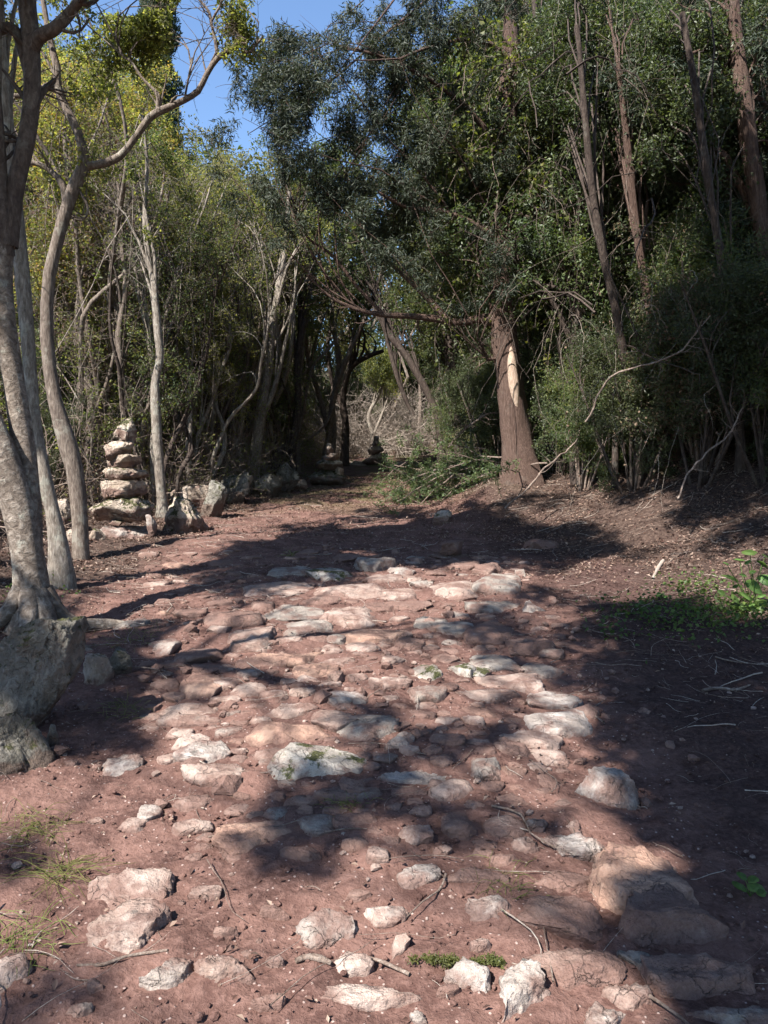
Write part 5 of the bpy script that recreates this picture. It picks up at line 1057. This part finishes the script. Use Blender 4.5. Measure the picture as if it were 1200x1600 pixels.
# pile of cut green branches right of the far path
m = MB(); n_ = 46; c0 = np.array([1.75, 14.2]); st = np.stack([c0[0] + rng.normal(size=n_) * .5, c0[1] + rng.normal(size=n_) * 1.3], -1); z = H(st[:, 0], st[:, 1]) + rng.uniform(0, .45, n_)
d = norm(np.stack([rng.uniform(-1.3, -.2, n_), rng.normal(size=n_) * .5, rng.uniform(-.35, .15, n_)], -1)); pp = [np.column_stack([st, z + .15])]
for k in range(7): d = norm(d + rng.normal(size=(n_, 3)) * .12 + np.array([0, 0, -.03])); nx_ = pp[-1] + d * .2; nx_[:, 2] = np.maximum(nx_[:, 2], H(nx_[:, 0], nx_[:, 1]) + .02); pp.append(nx_)
P = np.stack(pp, 1); R = np.full((n_, 8), .01) * np.linspace(1.3, .4, 8)[None]; tubes(m, P, R, 5, 0); Tw, Tr = grow(P, R, 9, .2, 1, .35, .8, 0, .15, 5, .5, .002); tubes(m, Tw, Tr, 3, 0)
i = rng.integers(0, len(Tw), 16000); q, _, _ = sample_on(Tw, Tr, rng.random(len(i)), i); leaf_quads(m, q + rng.normal(size=q.shape) * .02, .06, .25, .3, 1); o = m.build('brush_pile', [M['twig'], M['leaf_oak']], smooth=False); tag(o, 'pile of cut green branches lying beside the far path, left of the thick trunk', 'branches')

# grass tufts
def tuft(px, py, n, L, label, spread=.05, lean=.6, mat='grass', w_=.0022):
    c = ground(px, py); m = MB(); st = np.stack([c[0] + rng.normal(size=n) * spread, c[1] + rng.normal(size=n) * spread], -1); st = np.column_stack([st, H(st[:, 0], st[:, 1])])
    d = norm(np.stack([rng.normal(size=n) * lean, rng.normal(size=n) * lean, np.ones(n)], -1)); Ls = L * rng.uniform(.5, 1.2, n); pp = [st]
    for k in range(5): d = norm(d + np.array([0, 0, -.28]) + rng.normal(size=(n, 3)) * .1); q = pp[-1] + d * (Ls / 5)[:, None]; q[:, 2] = np.maximum(q[:, 2], H(q[:, 0], q[:, 1]) + .006); pp.append(q)
    tubes(m, np.stack(pp, 1), np.full((n, 6), w_ / 2) * np.array([1, 1, .9, .8, .6, .15])[None], 3, 0); o = m.build('grass_tuft', M[mat], smooth=True); tag(o, label, 'grass', 'grass tufts on the path')
for a in [(40, 1288, 90, .14, 'sprawling green weed at the left edge, mid foreground', .07, 1.2), (25, 1462, 70, .12, 'sprawling green weed at the left edge, lower foreground', .06, 1.2), (95, 1350, 60, .2, 'few long curling green stalks on the earth left of the flat pink slabs', .03, 1.4),
          (372, 1012, 10, .1, 'tiny dry grass tuft on the long domed tan slab', .02, .3), (780, 1385, 40, .1, 'fine dry grass above the lone white saddle-shaped stone', .05, .6), (650, 1505, 0, .1, '', .05, .6),
          (196, 1100, 50, .12, 'grass tuft beside the greenish split stone', .05, .8), (545, 1262, 40, .08, 'dry grass tuft in the leaf shadow at mid path', .04, .8), (200, 1000, 50, .12, 'grass tuft in the litter right of the nearest trunk', .1, .8), (455, 870, 30, .15, 'pale grass tuft in the shade beyond the paving', .03, .6)]:
    if a[2]: tuft(*a)
for px, py, lab in [(690, 1508, 'bright moss tuft at the left of the upright whitish block'), (775, 1508, 'moss tuft between the two white blocks at the bottom of the path')]:
    c = ground(px, py); m = MB(); n_ = 700; q = rng.normal(size=(n_, 3)) * np.array([.007, .006, .004]) + (rng.normal(size=(9, 3)) * np.array([.034, .010, .002]))[rng.integers(0, 9, n_)] + np.array([c[0], c[1], c[2] + .022]); leaf_quads(m, q, .010, .4, .6, 0); tag(m.build('moss_tuft', M['leaf_olive'], smooth=False), lab, 'moss')

# big-leaved plant and ground cover at the right
def round_leaf(m, c, r, nrm, mat=0):
    nrm = nrm / np.linalg.norm(nrm); u = norm(np.cross(nrm, [0.3, .1, 1.0])); w2 = np.cross(nrm, u); a = np.linspace(0, 2 * math.pi, 16, endpoint=False); rr = r * (1 + .05 * np.sin(a * 3 + r * 900) - .34 * np.exp(-((a - math.pi) / .35) ** 2) + .12 * np.exp(-((np.minimum(a, 2 * math.pi - a)) / .4) ** 2))
    ring = [c + rad * rr[:, None] * (u * np.cos(a)[:, None] + w2 * np.sin(a)[:, None]) + nrm * r * h_ for rad, h_ in ((1, -.16), (.55, .08))]; V = np.vstack([ring[0], ring[1], [c + nrm * r * .02]])
    k = np.arange(16); k2 = (k + 1) % 16; m.add(V, np.stack([k, k2, 16 + k2, 16 + k], -1), mat); m.add(V, np.stack([16 + k, 16 + k2, np.full(16, 32)], -1), mat)
gp = ground(1172, 955); t = empty('leafy_plant', gp, 'bright green plant with big round leaves at the right edge, in sunlight', 'plant'); ms = MB()
LV = [(1135, 880, 8), (1162, 898, 9), (1176, 893, 8), (1150, 915, 9), (1190, 930, 10), (1160, 950, 9), (1174, 945, 8), (1140, 945, 8), (1196, 868, 9), (1168, 878, 8), (1172, 862, 17), (1156, 874, 13), (1143, 902, 20), (1180, 915, 22), (1192, 880, 14), (1166, 930, 16), (1198, 905, 18), (1150, 935, 13), (1186, 945, 18), (1128, 925, 9)]
for a, b, r in LV:
    c = at(a, b, gp[1] + rng.uniform(-.12, .12)); P = resample(np.array([gp + rng.normal(size=3) * np.array([.03, .03, 0]), (gp + c) / 2 + rng.normal(size=3) * .02, c]), 8); tubes(ms, P, np.full(8, .003), 5, 0)
    m = MB(); round_leaf(m, c, r * .68 * gp[1] / F, np.array([rng.normal() * .45, -.5 + rng.normal() * .35, 1.0])); m.build('leaf', M['plant'], t, origin=gp)
ms.build('stem', M['plant'], t, origin=gp)
m = MB(); n_ = 5200; gx, gy = [], []
for a, b, r, k in [(1120, 950, .35, 420), (1050, 975, .3, 330), (1170, 975, .3, 330), (985, 960, .25, 160), (1080, 920, .2, 130), (955, 990, .12, 60), (60, 930, .3, 80)]:
    c = ground(a, b); gx.append(c[0] + rng.normal(size=k) * r * .6); gy.append(c[1] + rng.normal(size=k) * r * .8)
gx, gy = np.concatenate(gx), np.concatenate(gy); q = np.stack([gx, gy, H(gx, gy) + rng.random(len(gx)) ** 1.6 * .13 + .01], -1); leaf_quads(m, q, .034, .75, 1.4, 0); tag(m.build('ground_cover', M['leaf_cover'], smooth=False), kind='stuff')
for a, b, lab in [(1172, 1394, 'small green seedling with lobed leaves in the dark earth at the right edge'), (720, 1440, None), (1033, 940, 'little green seedling at the edge of the sunlit litter patch')]:
    if not lab: continue
    c = ground(a, b); m = MB()
    for k in range(7): an = k * .9; e = c + np.array([math.cos(an) * .035, math.sin(an) * .035, .03 + .01 * (k % 3)]); tubes(m, resample(np.array([c, (c + e) / 2 + [0, 0, .01], e]), 5), np.full(5, .0012), 4); round_leaf(m, e, .018, np.array([rng.normal() * .3, -.3, 1]))
    tag(m.build('seedling', M['plant']), lab, 'plant')
